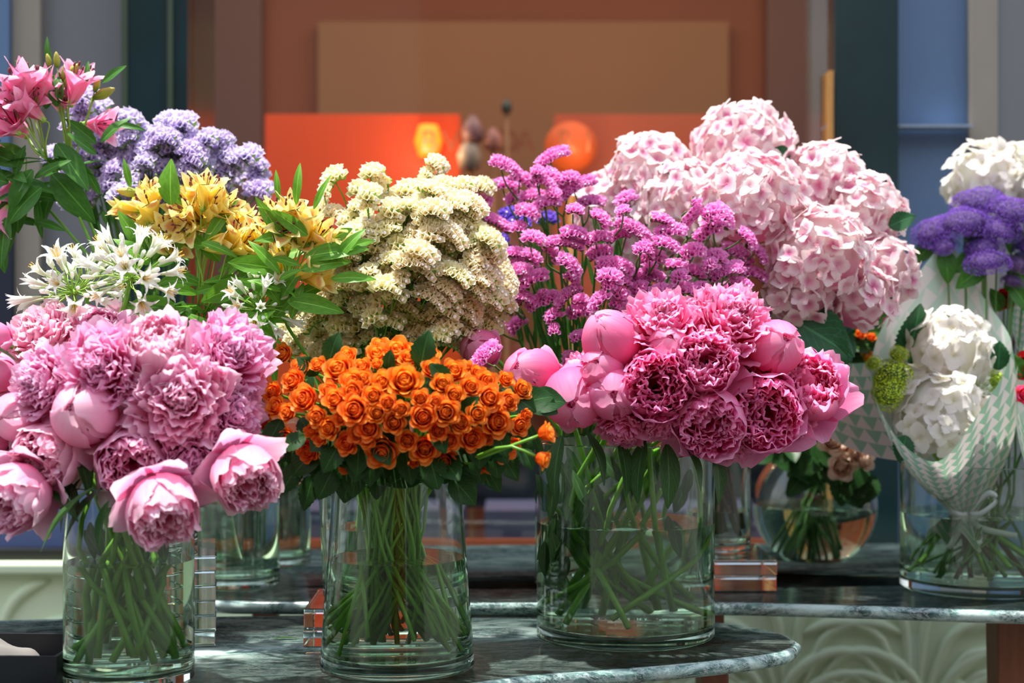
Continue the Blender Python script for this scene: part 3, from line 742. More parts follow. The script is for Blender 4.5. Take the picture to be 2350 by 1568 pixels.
riser(XW(215, 2.41)-.022, XW(490, 2.41)-.022, 2.425, 2.645, T1, 6, zr1/6, 'tall stack of clear acrylic blocks between the pale peony vase and the water vases', .18)
riser(XW(696, 2.44), XW(696, 2.44)+.235, 2.44, 2.64, T1, 2, zr2/2, 'low pair of clear acrylic blocks behind the orange rose vase', 0)
riser(XW(1782, 2.82)-.24, XW(1782, 2.82), 2.82, 3.05, T2, 2, zr3/2, 'pair of clear acrylic blocks under the vase of woody stems, reflecting terracotta')

# ------------------------------------------------------------------ small things on the front table
t = thing('black_tray', (-.80, 2.16, T1), 'shallow black leather tray with a folded cloth at the left corner of the front table', 'tray')
xr = XW(141, 2.11)
def open_tray(w, d, h, th, foot=.004):
    mb = MB()
    mb.box((-w/2+.01, -d/2+.01, 0), (w/2-.01, d/2-.01, foot))
    mb.box((-w/2, -d/2, foot), (w/2, d/2, foot+.006))
    for lo, hi in (((-w/2, -d/2), (w/2, -d/2+th)), ((-w/2, d/2-th), (w/2, d/2)), ((-w/2, -d/2+th), (-w/2+th, d/2-th)), ((w/2-th, -d/2+th), (w/2, d/2-th))):
        mb.box((*lo, foot+.006), (*hi, h))
    return mb
M['leather'] = plain('black_leather', hexc(22, 24, 30), .42, var=.2, scale=200)
tray = link('tray_body', open_tray(.30, .17, .045, .006).mesh('tray_body', [M['leather']], False), t)
t.location = (XW(141, 2.16)-.15, 2.245, T1); t.rotation_euler = (0, 0, -.05)
# folded cloth lying in the tray
m = MB(); n = 30; g = np.zeros((n, n, 3)); rr = random.Random(3)
for i in range(n):
    for j in range(n):
        a, c = i/(n-1)*2-1, j/(n-1)*2-1; e_ = max(abs(a), abs(c))
        g[i, j] = (a*.10+.01*math.sin(c*3), c*.055+.006*math.sin(a*4), .012+.030*(1-e_**4)+.004*math.sin(a*5+c*3)-.018*max(0, a-.3)+.003*math.sin(a*11-c*2))
m.grid(g)
cl = link('cloth', m.mesh('cloth', [plain('pale_grey_cloth', hexc(120, 117, 113), .8, var=.05, scale=40)]), None, t.location+Vector((-.02, 0, .006)))
tag(cl, 'pale grey folded cloth resting in the black leather tray', 'cloth')
t = thing('menu_card_holder', (XW(95, 2.42), 2.42, T1), 'thin dark brown leather folder lying behind the black tray', 'folder')
link('cover', MB().box((-.055, -.05, .003), (.055, .065, .008), rot=-.08).mesh('cover', [plain('dark_brown_leather', hexc(58, 52, 48), .4)], False), t)
link('edge', MB().box((-.057, -.052, 0), (.057, .067, .003), rot=-.08).mesh('edge', [M['brass']], False), t)
lf = MB(); add_leaf(lf, (-.022, 0, .002), (1, .1, .05), (0, 0, 1), .045, .006, droop=.1, n=8, m=5)
tag(link('fallen_leaf', lf.mesh('fallen_leaf', [M['leaf_rose']]), None, P(655, 1469, .49*3500/685)), 'small fallen green leaf on the marble between two vases', 'leaf')
o = link('sticker', MB().lathe([(0, 0), (.006, 0), (.006, .0003), (0, .0003)], 24).mesh('sticker', [plain('pale_sticker', hexc(190, 205, 190), .6)]), VD['root'], (-.055, -.0585, .02), quat((-.68, -.73, 0)), (.9, 1.9, 1))
o['label'] = 'small pale oval price sticker'

# ------------------------------------------------------------------ stems and placing
def stem_path(V, head, hd, r, bspread=.85, neckr=.45, n=14, low=None, gap=.0):
    c = Vector((V['x'], V['y'], 0)); hz = Vector(head); hd = Vector(hd).normalized()
    u = Vector((hz.x-c.x, hz.y-c.y, 0)); ul = u.length; u = u/ul if ul > 1e-4 else Vector((1, 0, 0))
    Ri = V['rb']-.012; Rt = V['rt']-.010; zr = V['zb']+V['h']
    k = min(1, ul/.2)
    ang = r.uniform(-.7, .7); ub = Quaternion((0, 0, 1), math.pi+ang) @ u
    if r.random() < .2: ub = Quaternion((0, 0, 1), r.uniform(0, 6.28)) @ u
    zb = V['zb']+V['bt']+.006+(low if low is not None else r.uniform(0, .035))
    b = c+ub*(Ri*bspread*r.uniform(.55, 1))+Vector((0, 0, zb))
    sp = V.get('sp', .3); nk = c+u*(Rt*neckr*r.uniform(-.4, .7))+Vector((r.uniform(-sp, sp)*Rt, r.uniform(-sp, sp)*Rt, V['zb']+V['h']*r.uniform(.52, .72)))
    rim = c+u*(Rt*(.35+.55*k)*r.uniform(.8, 1))+Vector((0, 0, zr+.008))
    side = hz-hd*.045
    if side.z < rim.z+.01: mid = rim.lerp(side, .5)+Vector((0, 0, .03))
    else: mid = rim.lerp(side, .5)
    return b, [b, nk, rim, mid, side, hz-hd*gap]
def add_stem(root, base, pts, rad, mat, n=14, name='stem'):
    pth = [p-base for p in bez(pts, n)]
    mb = MB(); mb.tube(pth, np.linspace(rad*1.15, rad*.85, n+1), 6)
    return link(name, mb.mesh(name, [M[mat]]), root)
ORD = ['first', 'second', 'third', 'fourth', 'fifth', 'sixth', 'seventh', 'eighth', 'ninth', 'tenth', 'eleventh', 'twelfth', 'thirteenth', 'fourteenth', 'fifteenth', 'sixteenth', 'seventeenth', 'eighteenth', 'nineteenth', 'twentieth']
ROWN = {3: ['top', 'middle', 'bottom'], 4: ['top', 'second', 'third', 'bottom'], 5: ['top', 'second', 'third', 'fourth', 'bottom'], 6: ['top', 'second', 'third', 'fourth', 'fifth', 'bottom']}
def row_labels(items, rows, fmt):
    """items: (px, py, obj, look); gives each a label by its row in the bunch and its place in the row"""
    s = sorted(items, key=lambda i: i[1]); n = len(s)
    for k in range(rows):
        part = sorted(s[k*n//rows:(k+1)*n//rows], key=lambda i: i[0])
        for j, it in enumerate(part):
            it[2]['label'] = fmt.format(look=it[3], o=ORD[j], row=ROWN[rows][k])
def dome(px, py, cx, cy, rx, ry, Yc, D):
    u = (px-cx)/rx; v = (py-cy)/ry
    Y = Yc-D*math.sqrt(max(0.0, 1-u*u-v*v)); return Y
def leafpart(root, base, pos, d, L, W, mat, up=(0, 0, 1), col=None, **k):
    mb = MB(); add_leaf(mb, Vector(pos)-base, d, up, L, W, **k)
    return link('leaf', mb.mesh('leaf', [M[mat]]), root, col=col)

# ------------------------------------------------------------------ peonies
def peony(V, px, py, rpx, kind, key, face, label, Y, r, tint=(1, 1, 1), group=None, leaf=None):
    R = rpx/F*Y; c = P(px, py, Y)
    f = Vector((face[0], -face[2], face[1])).normalized()
    kk = {'ball': .93, 'bowl': .98, 'full': 1.12}[kind]; s = R/kk
    b, pts = stem_path(V, c-f*s*.8, f, r)
    root = thing('peony', b, label, 'peony', group)
    q = quat(f, r.uniform(0, 6.28)); v = r.randrange(2)
    o, i = MESH[key, kind, v]
    sc = (s, s, s*{'ball': 1.05, 'bowl': 1.0, 'full': .95}[kind])
    link('outer_petals', o, root, c-b, q, sc, tint); link('inner_petals', i, root, c-b, q, sc, tint)
    link('calyx', MESH['calyx'], root, c-b, q, sc)
    add_stem(root, b, pts, .0042, 'stem')
    if leaf:
        for (lx, ly, dx, dz, L) in leaf:
            leafpart(root, b, P(lx, ly, Y+.02), (dx, -.3, dz), L, L*.17, 'leaf_peony', droop=.5, fold=.3, n=14)
    return root
rp = random.Random(21)
GL = 'pale pink peonies in the left vase'; GR = 'deep pink peonies in the wide vase'
PL = [
 (95, 775, 92, 'full', (-.3, .6, .5), 'frilly pale pink peony at the upper left of the pale bunch, below the white agapanthus', (1.05, 1.1, 1.0)),
 (238, 775, 66, 'bowl', (-.1, .35, 1), 'pale peony with a lilac centre in the back row, under the tall glass vase', (1, 1, 1.02)),
 (292, 752, 34, 'ball', (.1, 1, .2), 'upright closed peony bud beside the tall glass vase rim', (1, .95, 1.02)),
 (98, 880, 80, 'full', (-.5, .2, .8), 'peony with lilac inner petals, facing left above the closed buds', (.98, .92, 1.02)),
 (235, 850, 104, 'full', (-.1, .3, 1), 'deep-centred frilly peony directly above the round pale ball bloom', (.98, .82, .96)),
 (368, 800, 76, 'bowl', (.1, .7, .7), 'bowl-shaped peony facing up in the middle of the back row', (1.03, 1.05, 1.02)),
 (528, 820, 100, 'full', (.45, .45, .8), 'large peony with wavy layers at the upper right of the pale bunch', (.98, .86, 1.0)),
 (415, 915, 118, 'full', (.1, .1, 1), 'largest frilly pale peony in the centre right of the bunch', (1.02, 1.0, 1.02)),
 (197, 952, 74, 'ball', (-.12, .25, 1), 'round ball-shaped pale peony with a small crinkled opening', (1.05, 1.12, 1.06)),
 (42, 955, 56, 'ball', (-.4, -.1, .8), 'closed peony bud with a reddish rim at the left side', (1, .95, .98)),
 (118, 1040, 80, 'bowl', (-.3, -.25, .9), 'half-open peony low on the left, between two open bowls', (1.04, 1.05, 1.02)),
 (300, 1058, 84, 'bowl', (.25, -.2, 1), 'open peony with dark crinkled heart facing front, right above the drooping pale one', (.98, .92, .98)),
 (445, 1045, 88, 'full', (.2, -.3, 1), 'ruffled peony low in the bunch, left of the drooping round one', (.98, .84, .98)),
 (528, 955, 80, 'full', (.6, 0, .8), 'ruffled lilac-pink peony beside the orange roses', (.98, .92, 1.05)),
 (562, 1090, 78, 'bowl', (.35, -.45, .8), 'round drooping peony with a magenta heart at the far right of the bunch', (1.03, 1.02, 1.02)),
 (372, 1165, 84, 'bowl', (.35, -.6, .8), 'very pale peony hanging lowest over the rim of the vase', (1.08, 1.25, 1.1)),
 (40, 1138, 82, 'bowl', (-.35, -.4, .9), 'open peony cut by the left edge low down, beside the black tray', (1.0, .98, 1.0)),
 (-8, 860, 44, 'ball', (-.6, .2, .6), 'round closed bud at the left edge, halfway up the bunch', (1, .98, 1.02)),
 (-12, 775, 36, 'ball', (-.6, .5, .6), 'small closed bud at the left edge, uppermost', (1, .9, 1)),
 (-25, 1010, 50, 'bowl', (-.6, 0, .6), 'peony cut by the left edge between two buds', (1, .85, .95)),
 (500, 1035, 55, 'full', (.4, -.2, .8), 'small ruffled peony tucked above the drooping round one', (.98, .85, 1)),
]
for k, (px, py, rr_, kind, face, lb, tint) in enumerate(PL):
    Y = dome(px, py, 290, 950, 400, 330, 2.33, .22)-(.11 if py > 1080 else 0)
    if k in (0, 1, 2): Y = 2.30
    lv = {15: [(215, 1120, -.8, -.6, .11), (250, 1150, -.35, -.9, .07)], 10: [(185, 1100, -.5, -.8, .08), (130, 1090, .6, -.5, .07)], 11: [(250, 1110, -.6, -.5, .10), (330, 1090, .6, -.6, .06)], 16: [(90, 1120, .8, -.3, .08)], 9: [(60, 1000, .8, .2, .08), (40, 830, -.6, .5, .09)], 4: [(170, 1020, .4, -.6, .08)]}.get(k)
    tint = tuple(min(1.0, x*.97) for x in tint)
    peony(V1, px, py, rr_, kind, 'peony' and 'pale', face, lb, Y, rp, tint, GL, lv)
PR = [
 (1222, 862, 62, 'ball', (-.5, .3, .8), 'peony with a crimson side flap, touching the orange roses', (1, 1.05, 1)),
 (1318, 912, 70, 'ball', (-.15, -.15, 1), 'smooth closed egg-shaped peony, second bloom from the orange roses', (1, 1.2, 1.03)),
 (1405, 785, 66, 'ball', (-.4, .7, .5), 'smooth closed peony at the top left of the deep pink bunch', (1, 1.12, 1.02)),
 (1382, 848, 50, 'ball', (-.3, .3, .9), 'small closed peony between two larger smooth buds', (1, 1.15, 1.02)),
 (1408, 903, 60, 'ball', (-.05, 0, 1), 'smooth pink ball peony left of the open crimson-hearted one', (1, 1.2, 1.03)),
 (1505, 885, 84, 'bowl', (-.05, .1, 1), 'open peony with a deep crimson ruffled heart in the centre of the bunch', (1, .85, .95)),
 (1525, 745, 92, 'full', (-.1, .75, .7), 'broad frilly peony on the top left of the crown of the bunch', (1, 1, 1)),
 (1675, 740, 100, 'full', (.2, .6, .7), 'tallest frilly peony, topping the bunch below the pink statice', (1, 1.02, 1)),
 (1535, 797, 48, 'ball', (0, .4, .9), 'small closed peony tucked under the two frilly crown blooms', (1, 1.08, 1)),
 (1618, 838, 76, 'bowl', (0, .3, .95), 'cup-shaped peony with a lilac heart right of the crimson-hearted one', (1, 1.1, 1.05)),
 (1778, 800, 62, 'ball', (.2, .3, .8), 'peony showing its green calyx at the right shoulder of the bunch', (1, 1.05, 1)),
 (1858, 895, 82, 'bowl', (-.1, .45, .9), 'wide open smooth-petalled peony at the far right of the bunch', (1, 1, 1)),
 (1755, 945, 92, 'bowl', (0, -.05, 1), 'large open peony with crumpled centre in the lower right', (1, .95, 1)),
 (1622, 965, 84, 'bowl', (.02, -.25, 1), 'open lilac-pink peony facing down toward the vase rim', (1, 1.02, 1.05)),
 (1428, 978, 60, 'full', (-.3, -.7, .5), 'splayed peony petals hanging over the left part of the vase rim', (1, .9, .95)),
 (1520, 970, 56, 'full', (.1, -.7, .5), 'splayed peony low in the centre over the vase rim', (1, .92, .98)),
 (1675, 1015, 60, 'full', (.1, -.7, .6), 'wavy peony hanging lowest, beneath two open blooms', (1, .98, 1)),
 (1820, 975, 58, 'full', (.3, -.5, .6), 'wavy peony under the far right bloom', (1, 1, 1)),
 (1585, 905, 50, 'full', (0, 0, .8), 'pale peony squeezed in the gap at the middle of the bunch', (1, 1.15, 1)),
 (1700, 860, 50, 'full', (.1, .1, .8), 'small ruffled peony behind the large open one', (1, .95, 1)),
 (1340, 850, 46, 'full', (-.4, .4, .6), 'ruffled peony behind the smooth closed ones at the left', (1, 1, 1)),
 (1800, 850, 48, 'full', (.4, .2, .6), 'ruffled peony between the far right bloom and its neighbour', (1, 1, 1)),
]
for k, (px, py, rr_, kind, face, lb, tint) in enumerate(PR):
    Y = dome(px, py, 1555, 880, 430, 270, 2.56, .26)
    if k in (18, 19, 20, 21): Y += .05
    lv = {1: [(1345, 990, .5, -.8, .09), (1290, 1000, -.3, -.9, .10)], 14: [(1420, 1010, .3, -.9, .09), (1480, 1010, -.3, -.9, .10)], 15: [(1530, 1020, .1, -1, .10), (1570, 1015, .5, -.8, .08)], 16: [(1640, 1040, .2, -.9, .08)], 5: [(1455, 830, -.5, .5, .05)]}.get(k)
    tint = tuple(min(1.0, x*.97) for x in tint)
    peony(V3, px, py, rr_, kind, 'deep', face, lb, Y, rp, tint, GR, lv)
rq = random.Random(4)
hosts = [o for o in C.objects if o.get('group') == GR]
for k in range(46):
    px = rq.uniform(1250, 1620) if k > 22 else rq.uniform(1245, 1360); py = rq.uniform(1010, 1190) if k > 12 else rq.uniform(1150, 1300); h = hosts[(k*5) % len(hosts)]
    leafpart(h, h.location, P(px, py, 2.50+rq.uniform(-.07, .10)), (rq.uniform(-.6, .6), rq.uniform(-.2, .2), -1 if k % 4 else .8), rq.uniform(.05, .085), rq.uniform(.007, .012), 'leaf_peony', up=(0, -1, .2), droop=rq.uniform(.1, .7), fold=.25, n=10, m=5)
hosts = [o for o in C.objects if o.get('group') == GL]
for k in range(12):
    h = hosts[(k*5) % len(hosts)]; leafpart(h, h.location, P(rq.uniform(190, 400), rq.uniform(1120, 1230), 2.19+rq.uniform(-.05, .05)), (rq.uniform(-.6, .6), 0, -1), rq.uniform(.04, .07), rq.uniform(.007, .011), 'leaf_peony', up=(0, -1, .2), droop=.4, fold=.25, n=10, m=5)
peony(V3, 1103, 800, 44, 'ball', 'deep', (-.4, .3, .8), 'lone pink peony behind the orange roses, under the cream statice', 2.45, rp, (.92, .9, .9), GR)

# ------------------------------------------------------------------ orange spray roses
ro = random.Random(5)
RC = [(255,205,60),(370,295,65),(325,380,75),(395,495,85),(190,450,60),(210,545,60),(285,580,55),(105,620,85),(615,310,95),(665,225,60),(760,290,55),(870,160,60),(860,215,70),(985,200,95),(855,270,34),(1180,215,70),(1060,235,60),
(480,275,50),(1210,305,65),(1345,320,75),(1275,400,65),(1035,385,100),(890,390,70),(775,375,60),(705,390,80),(700,450,70),(545,440,55),(590,500,70),(835,475,65),(925,520,55),(715,565,90),(855,585,60),(475,610,60),(550,680,66),(805,680,75),(965,645,68),(665,775,68),(725,720,55),(1150,610,78),(1295,580,80),(1350,470,60),(1455,420,65),(1570,490,80),(1555,385,70),(1680,370,50),(1690,510,65),(1785,435,60),(1495,590,65),(1620,640,90),(1765,665,60),(1135,490,55),(1245,695,60),(1390,645,65),(1460,745,75),(1050,760,62),(1160,810,85),(1320,760,62),(890,830,95),(1280,890,82),(1550,890,75),(1660,815,75),(1735,780,40),(670,900,70),(550,850,55),(415,820,70),(285,750,65),(220,780,65),(490,740,50),(1945,710,60),(1925,880,56),(1805,600,40),(1500,330,50),(1230,510,50),(1560,740,45),(1090,900,32),(130,770,34),(1430,290,40),(790,750,55),(620,620,45),(1010,560,50),(430,700,40)]
items = []; LV = []
for k, (x, y, r_) in enumerate(RC):
    px, py = 560+x/2.8, 740+y/2.8; rpx = r_/2.8*1.02
    Y = dome(px, py, 925, 945, 370, 175, 2.34, .25)
    if k in (68, 69): Y = 2.09
    c = P(px, py, Y); s = rpx/F*Y*1.22
    u = (px-925)/370; v = (py-945)/175
    f = Vector((u*.8, -1+.35*min(1, u*u+v*v), max(-.45, -v*.75)+.2)).normalized()
    if k in (68, 69): f = Vector((.9, -.2, .35 if k == 68 else -.3)).normalized()
    if k in (1, 2, 4, 5, 7, 0): f = Vector((-.55, -.75, .35)).normalized()
    b, pts = stem_path(V2, c-f*s*.7, f, ro, .88)
    f = Vector((f.x, f.y*1.25, f.z)).normalized(); root = thing('spray_rose', b, None, 'rose', 'orange spray roses in the tapered vase')
    bud = r_ < 45
    q = quat(f, ro.uniform(0, 6.28)); mi = 3 if (bud or k % 7 == 3) else ro.randrange(3)
    t = ro.uniform(.9, 1.0); g = ro.uniform(.82, 1.0)*(1.08-.3*max(0, min(1, (py-840)/230))) if not (k in (7, 1, 2)) else .8  # lower roses redder: part own colour, part shade painted into the tint
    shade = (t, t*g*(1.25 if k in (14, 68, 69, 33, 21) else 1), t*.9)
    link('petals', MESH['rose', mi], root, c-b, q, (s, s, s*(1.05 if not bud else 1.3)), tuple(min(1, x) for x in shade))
    link('sepals', MESH['sepals'], root, c-b, q, s)
    add_stem(root, b, pts, .0026, 'stem', 12)
    look = 'small budded' if bud else ('large open' if r_ > 82 else ('wide-open' if r_ > 68 else 'neat cupped'))
    items.append((px, py, root, look)); LV.append((px, py, Y, root, b))
row_labels(items, 6, '{look} orange rose, {o} from the left in the {row} row of the rose bunch')
# leaves of the roses: skirt below, some between
rl = random.Random(8)
lps = [(655, 1085), (690, 1105), (700, 1060), (740, 1090), (765, 1120), (800, 1085), (820, 1110), (850, 1080), (868, 1120), (905, 1090), (930, 1070), (955, 1085), (985, 1085), (1010, 1080), (1035, 1095), (1070, 1070), (1090, 1085), (1105, 1100), (1130, 1060), (1150, 1085), (1165, 1050), (1185, 1040), (640, 1050), (670, 1040), (720, 1130), (780, 1060), (880, 1060), (1000, 1055), (1060, 1050), (1120, 1045), (612, 1000), (645, 1005)]
def near(px, py): return min(LV, key=lambda a: (a[0]-px)**2+(a[1]-py)**2)
for (px, py) in lps:
    h = near(px, py-40); Y = h[2]+rl.uniform(.02, .09); u = (px-925)/330
    c = P(px, py-42, Y); d = Vector((u*.7+rl.uniform(-.4, .4), -.35, -1.0)).normalized()
    leafpart(h[3], h[4], c, d, rl.uniform(.042, .056), rl.uniform(.015, .020), 'leaf_rose', up=(0, -1, .3), droop=.35, fold=.12, serr=.07, n=19)
for (px, py, dx, dz, L) in [(755, 830, .3, 1, .045), (730, 860, -.6, .6, .04), (965, 845, .2, 1, .055), (975, 880, .5, .3, .045), (920, 930, .7, -.3, .045), (1150, 895, .8, -.4, .06), (1165, 885, .7, -.7, .05), (890, 850, .1, .8, .03), (690, 960, .3, -.4, .04), (800, 905, .5, .3, .03), (1060, 950, .4, .5, .035), (1030, 880, -.4, .5, .04), (700, 1000, -.6, -.3, .04), (740, 960, .2, .6, .035), (1200, 1030, .4, -.8, .035), (620, 960, -.8, .2, .04), (860, 1015, .4, -.5, .04), (1140, 990, .3, -.7, .04), (1000, 990, .3, -.6, .035)]:
    h = near(px, py); leafpart(h[3], h[4], P(px, py, h[2]+.015), (dx, -.35, dz), L, L*.34, 'leaf_rose', up=(0, -1, .4), droop=.5, fold=.18, serr=.07, n=15)
# dark inner leaves that close the bunch
for k in range(40):
    h = rl.choice(LV); px = h[0]+rl.uniform(-25, 25); py = h[1]+rl.uniform(5, 40)
    leafpart(h[3], h[4], P(px, py, h[2]+.05), (rl.uniform(-1, 1), -.3, rl.uniform(-1, .4)), .055, .021, 'leaf_rose', up=(0, -1, .4), droop=.5, fold=.18, n=8, m=5)

# ------------------------------------------------------------------ statice: clusters (ax, ay, bx, by) in photo pixels, grouped into stems
def statice(key, name, V, segs, Yf, r, group, stemmat, rad, per=3, fmt=None, rows=4, look='', wscale=1.0):
    left = list(segs); out = []
    left.sort(key=lambda s: (s[0]+s[2])/2+r.uniform(-30, 30))
    groups = []
    while left:
        a = left.pop(0); g = [a]; ca = ((a[0]+a[2])/2, (a[1]+a[3])/2)
        left.sort(key=lambda s: math.hypot((s[0]+s[2])/2-ca[0], (s[1]+s[3])/2-ca[1]))
        while len(g) < per and left and math.hypot((left[0][0]+left[0][2])/2-ca[0], (left[0][1]+left[0][3])/2-ca[1]) < 85: g.append(left.pop(0))
        groups.append(g); left.sort(key=lambda s: (s[0]+s[2])/2)
    for g in groups:
        hub = Vector((0, 0, 0)); info = []
        Yg = Yf(sum((s[0]+s[2])/2 for s in g)/len(g), sum((s[1]+s[3])/2 for s in g)/len(g))+r.uniform(-.035, .035)
        for s in g:
            Y = Yg+r.uniform(-.02, .02)
            A = P(s[0], s[1], Y); B = P(s[2], s[3], Y)
            x = (B-A); L = max(x.length, .012); x.normalize()
            up = Vector((0, 0, 1)); 
            if abs(x.z) > .8: up = Vector((r.choice((-1, 1))*.8 if len(s) < 5 else s[4], 0, .3))
            z = (up-x*up.dot(x)).normalized(); z = (z+Vector((0, -.55+r.uniform(-.3, .3), 0)))
            z = (z-x*z.dot(x)).normalized(); c = (A+B)/2
            info.append((c, x, z, L)); hub += c
        hub /= len(g)
        c0 = Vector((V['x'], V['y'], V['zb']+V['h']))
        hub = hub+(c0-hub).normalized()*.06+Vector((0, .01, 0))
        hd = (hub-c0).normalized()
        b, pts = stem_path(V, hub, hd, r, .8)
        root = thing(name, b, None, 'statice', group)
        add_stem(root, b, pts, rad, stemmat, 12)
        for kk in range(2):
            tt = r.uniform(.45, .95); p0 = pts[2].lerp(hub, tt); dd = (hub-pts[2]).normalized()+Vector((r.uniform(-.35, .35), r.uniform(-.3, .1), .1))
            leafpart(root, b, p0, dd, r.uniform(.05, .10), r.uniform(.003, .006), 'leaf_stat', up=(0, -1, .2), droop=r.uniform(-.2, .5), fold=.3, n=7, m=3)
        for (c, x, z, L) in info:
            vi = 0 if L > .05 else (1 if L > .034 else 2)
            sx_ = L/SL[vi]; w = wscale*r.uniform(.9, 1.1)
            t = r.uniform(.88, 1.0)
            link('flower_cluster', MESH[key, vi], root, c-z*.004-b, quat(z, 0, x), (sx_, w, w*.5+sx_*.5), (t, t*r.uniform(.92, 1), t))
            e_ = c-z*.010-x*L*.1
            mid = hub.lerp(e_, .55)+(c-z*.05-hub.lerp(e_, .55))*.25
            mb = MB(); mb.tube([p-b for p in bez([hub, mid, e_], 6)], np.linspace(rad*.8, rad*.55, 7), 5)
            link('branch', mb.mesh('branch', [M[stemmat]]), root)
        cx = sum((s[0]+s[2])/2 for s in g)/len(g); cy_ = sum((s[1]+s[3])/2 for s in g)/len(g)
        out.append((cx, cy_, root, look))
    row_labels(out, rows, fmt)
    return out
def conv(lst, ox, oy, s): return [(ox+a/s, oy+b/s, ox+c/s, oy+d/s) for a, b, c, d in lst]
rs = random.Random(77)
PSG = conv([(215,170,400,280),(340,270,500,350),(500,220,695,110),(470,250,545,255),(480,290,610,345),(570,240,660,350),(655,300,760,290),(640,420,865,295),(225,335,385,345),(310,440,400,400),(385,425,565,400),(30,460,210,440),(570,385,650,400),(490,470,650,440),(375,490,515,535),(80,520,340,615),(770,455,930,440),(700,490,790,500),(1010,460,1115,400),(1010,515,1080,485),(1000,560,1240,700),(1240,535,1380,600),(1450,590,1530,440),(1560,540,1680,480),(1560,600,1680,560),(1650,460,1740,610),(1800,620,1890,740),(1870,720,1960,830),(1510,680,1660,600),(1680,720,1870,830),(2010,860,2230,960),(1260,650,1440,620),(1160,800,1310,795),(1090,920,1310,930),(1320,840,1500,880),(1600,930,1790,860),(1800,880,1960,930),(1380,1000,1500,1005),(1420,780,1560,745),
(550,700,800,720),(660,640,810,650),(560,720,640,820),(650,790,770,910),(810,700,960,660),(830,790,970,750),(880,830,1110,870),(900,910,1030,930),(920,975,990,960),(990,950,1090,950),(980,1010,1080,1050),(1070,1070,1200,1110),(850,1120,940,1030),(740,1060,820,1070),(620,1110,770,980),(700,1160,850,1130),(970,1165,1070,1160),(280,910,470,870),(390,980,560,900),(280,1020,500,1080),(310,1150,380,1070),(440,1120,560,1060),(330,1270,410,1190),(230,1180,300,1200),(520,1020,580,1050),(260,770,480,790),(340,850,440,830),(720,1310,850,1295),(670,1440,750,1440),(580,1255,640,1250),(560,1190,650,1140),(870,510,955,600),(1120,745,1210,740),(1730,950,1860,975),(1500,985,1600,1010),(1360,935,1450,905),(1490,740,1560,760),
(420,660,540,690),(960,680,1090,640),(1250,690,1400,740),(1590,780,1700,800),(1180,700,1250,780),(1700,880,1800,850),(1230,1010,1350,1000),(1100,1010,1200,980),(560,1060,640,1040),(700,900,760,960),(980,1080,1050,1120),(1560,860,1640,830),(430,760,520,830),(350,600,430,610),(1650,1010,1750,1000),(1180,870,1260,860),(1440,880,1560,905)], 1050, 300, 2.765)
def ypink(px, py): return 2.52+.22*abs((px-1430)/420)**2-.0+(.12 if py < 480 else 0)
statice('stat_pink', 'pink_statice', VE, PSG, ypink, rs, 'pink statice stems', 'stem_dark', .0025, 2, '{look}pink statice stem, {o} from the left in the {row} tier of the pink statice', 5)
one = statice('stat_pink', 'pink_statice', VE, [(1082, 850, 1138, 785)], lambda a, b: 2.30, rs, 'pink statice stems', 'stem_dark', .0019, 1, 'pink statice spike drooping in front of the orange roses', 3)
# straight upright bare stems seen low in the pink statice
vio = statice('stat_vio', 'violet_statice', VE, [(1150, 490, 1205, 492), (1165, 515, 1215, 505), (1235, 500, 1275, 498), (1140, 555, 1165, 550)], lambda a, b: 2.82, rs, 'violet statice', 'stem_dark', .0018, 2, '{look}violet statice stem half hidden behind the pink statice, {o} in the {row} group', 3)

# cream statice
rc = random.Random(31)
CS = []
def seg(cx, cy_, L, ang): return (cx-L/2*math.cos(ang), cy_-L/2*math.sin(ang), cx+L/2*math.cos(ang), cy_+L/2*math.sin(ang))
for (x, y, L, a) in [(765, 402, 46, -.6), (745, 432, 24, 0), (738, 468, 20, .3), (770, 488, 55, .3), (800, 500, 40, 0), (855, 392, 42, .1), (873, 410, 40, 1.0), (822, 430, 36, 0), (850, 440, 40, .2), (818, 470, 30, 0), (845, 460, 34, 0), (842, 490, 24, 0), (888, 500, 22, 0), (1005, 375, 48, .7), (980, 395, 26, .1), (968, 418, 26, 0), (1004, 412, 24, .2), (1060, 425, 60, -.2), (1110, 425, 50, .3)]:
    CS.append(seg(x, y, L, a))
def cream_in(x, y):
    t = ((x-960)/205)**2+((y-640)/165)**2
    return t < 1 and y > 430 or (((x-990)/95)**2+((y-475)/60)**2 < 1) or (((x-850)/90)**2+((y-580)/75)**2 < 1) or (((x-760)/90)**2+((y-740)/75)**2 < 1)
tries = 0
while len(CS) < 165 and tries < 9000:
    tries += 1; x = rc.uniform(670, 1165); y = rc.uniform(425, 810)
    if not cream_in(x, y): continue
    md = 27 if y < 660 else 36
    if any(math.hypot(x-(s[0]+s[2])/2, (y-(s[1]+s[3])/2)*1.35) < md for s in CS): continue
    CS.append(seg(x, y, rc.uniform(40, 88), max(-.8, min(.9, (x-930)/330+rc.uniform(-.35, .35)))))
def ycream(px, py):
    t = min(1, ((px-930)/280)**2+((py-620)/250)**2); return 2.60-.20*math.sqrt(1-t)
statice('stat_cream', 'cream_statice', VC, CS, ycream, rc, 'cream statice stems', 'stem', .0020, 3, '{look}cream statice stem, {o} from the left in the {row} tier of the cream bunch', 6, '', 1.15)
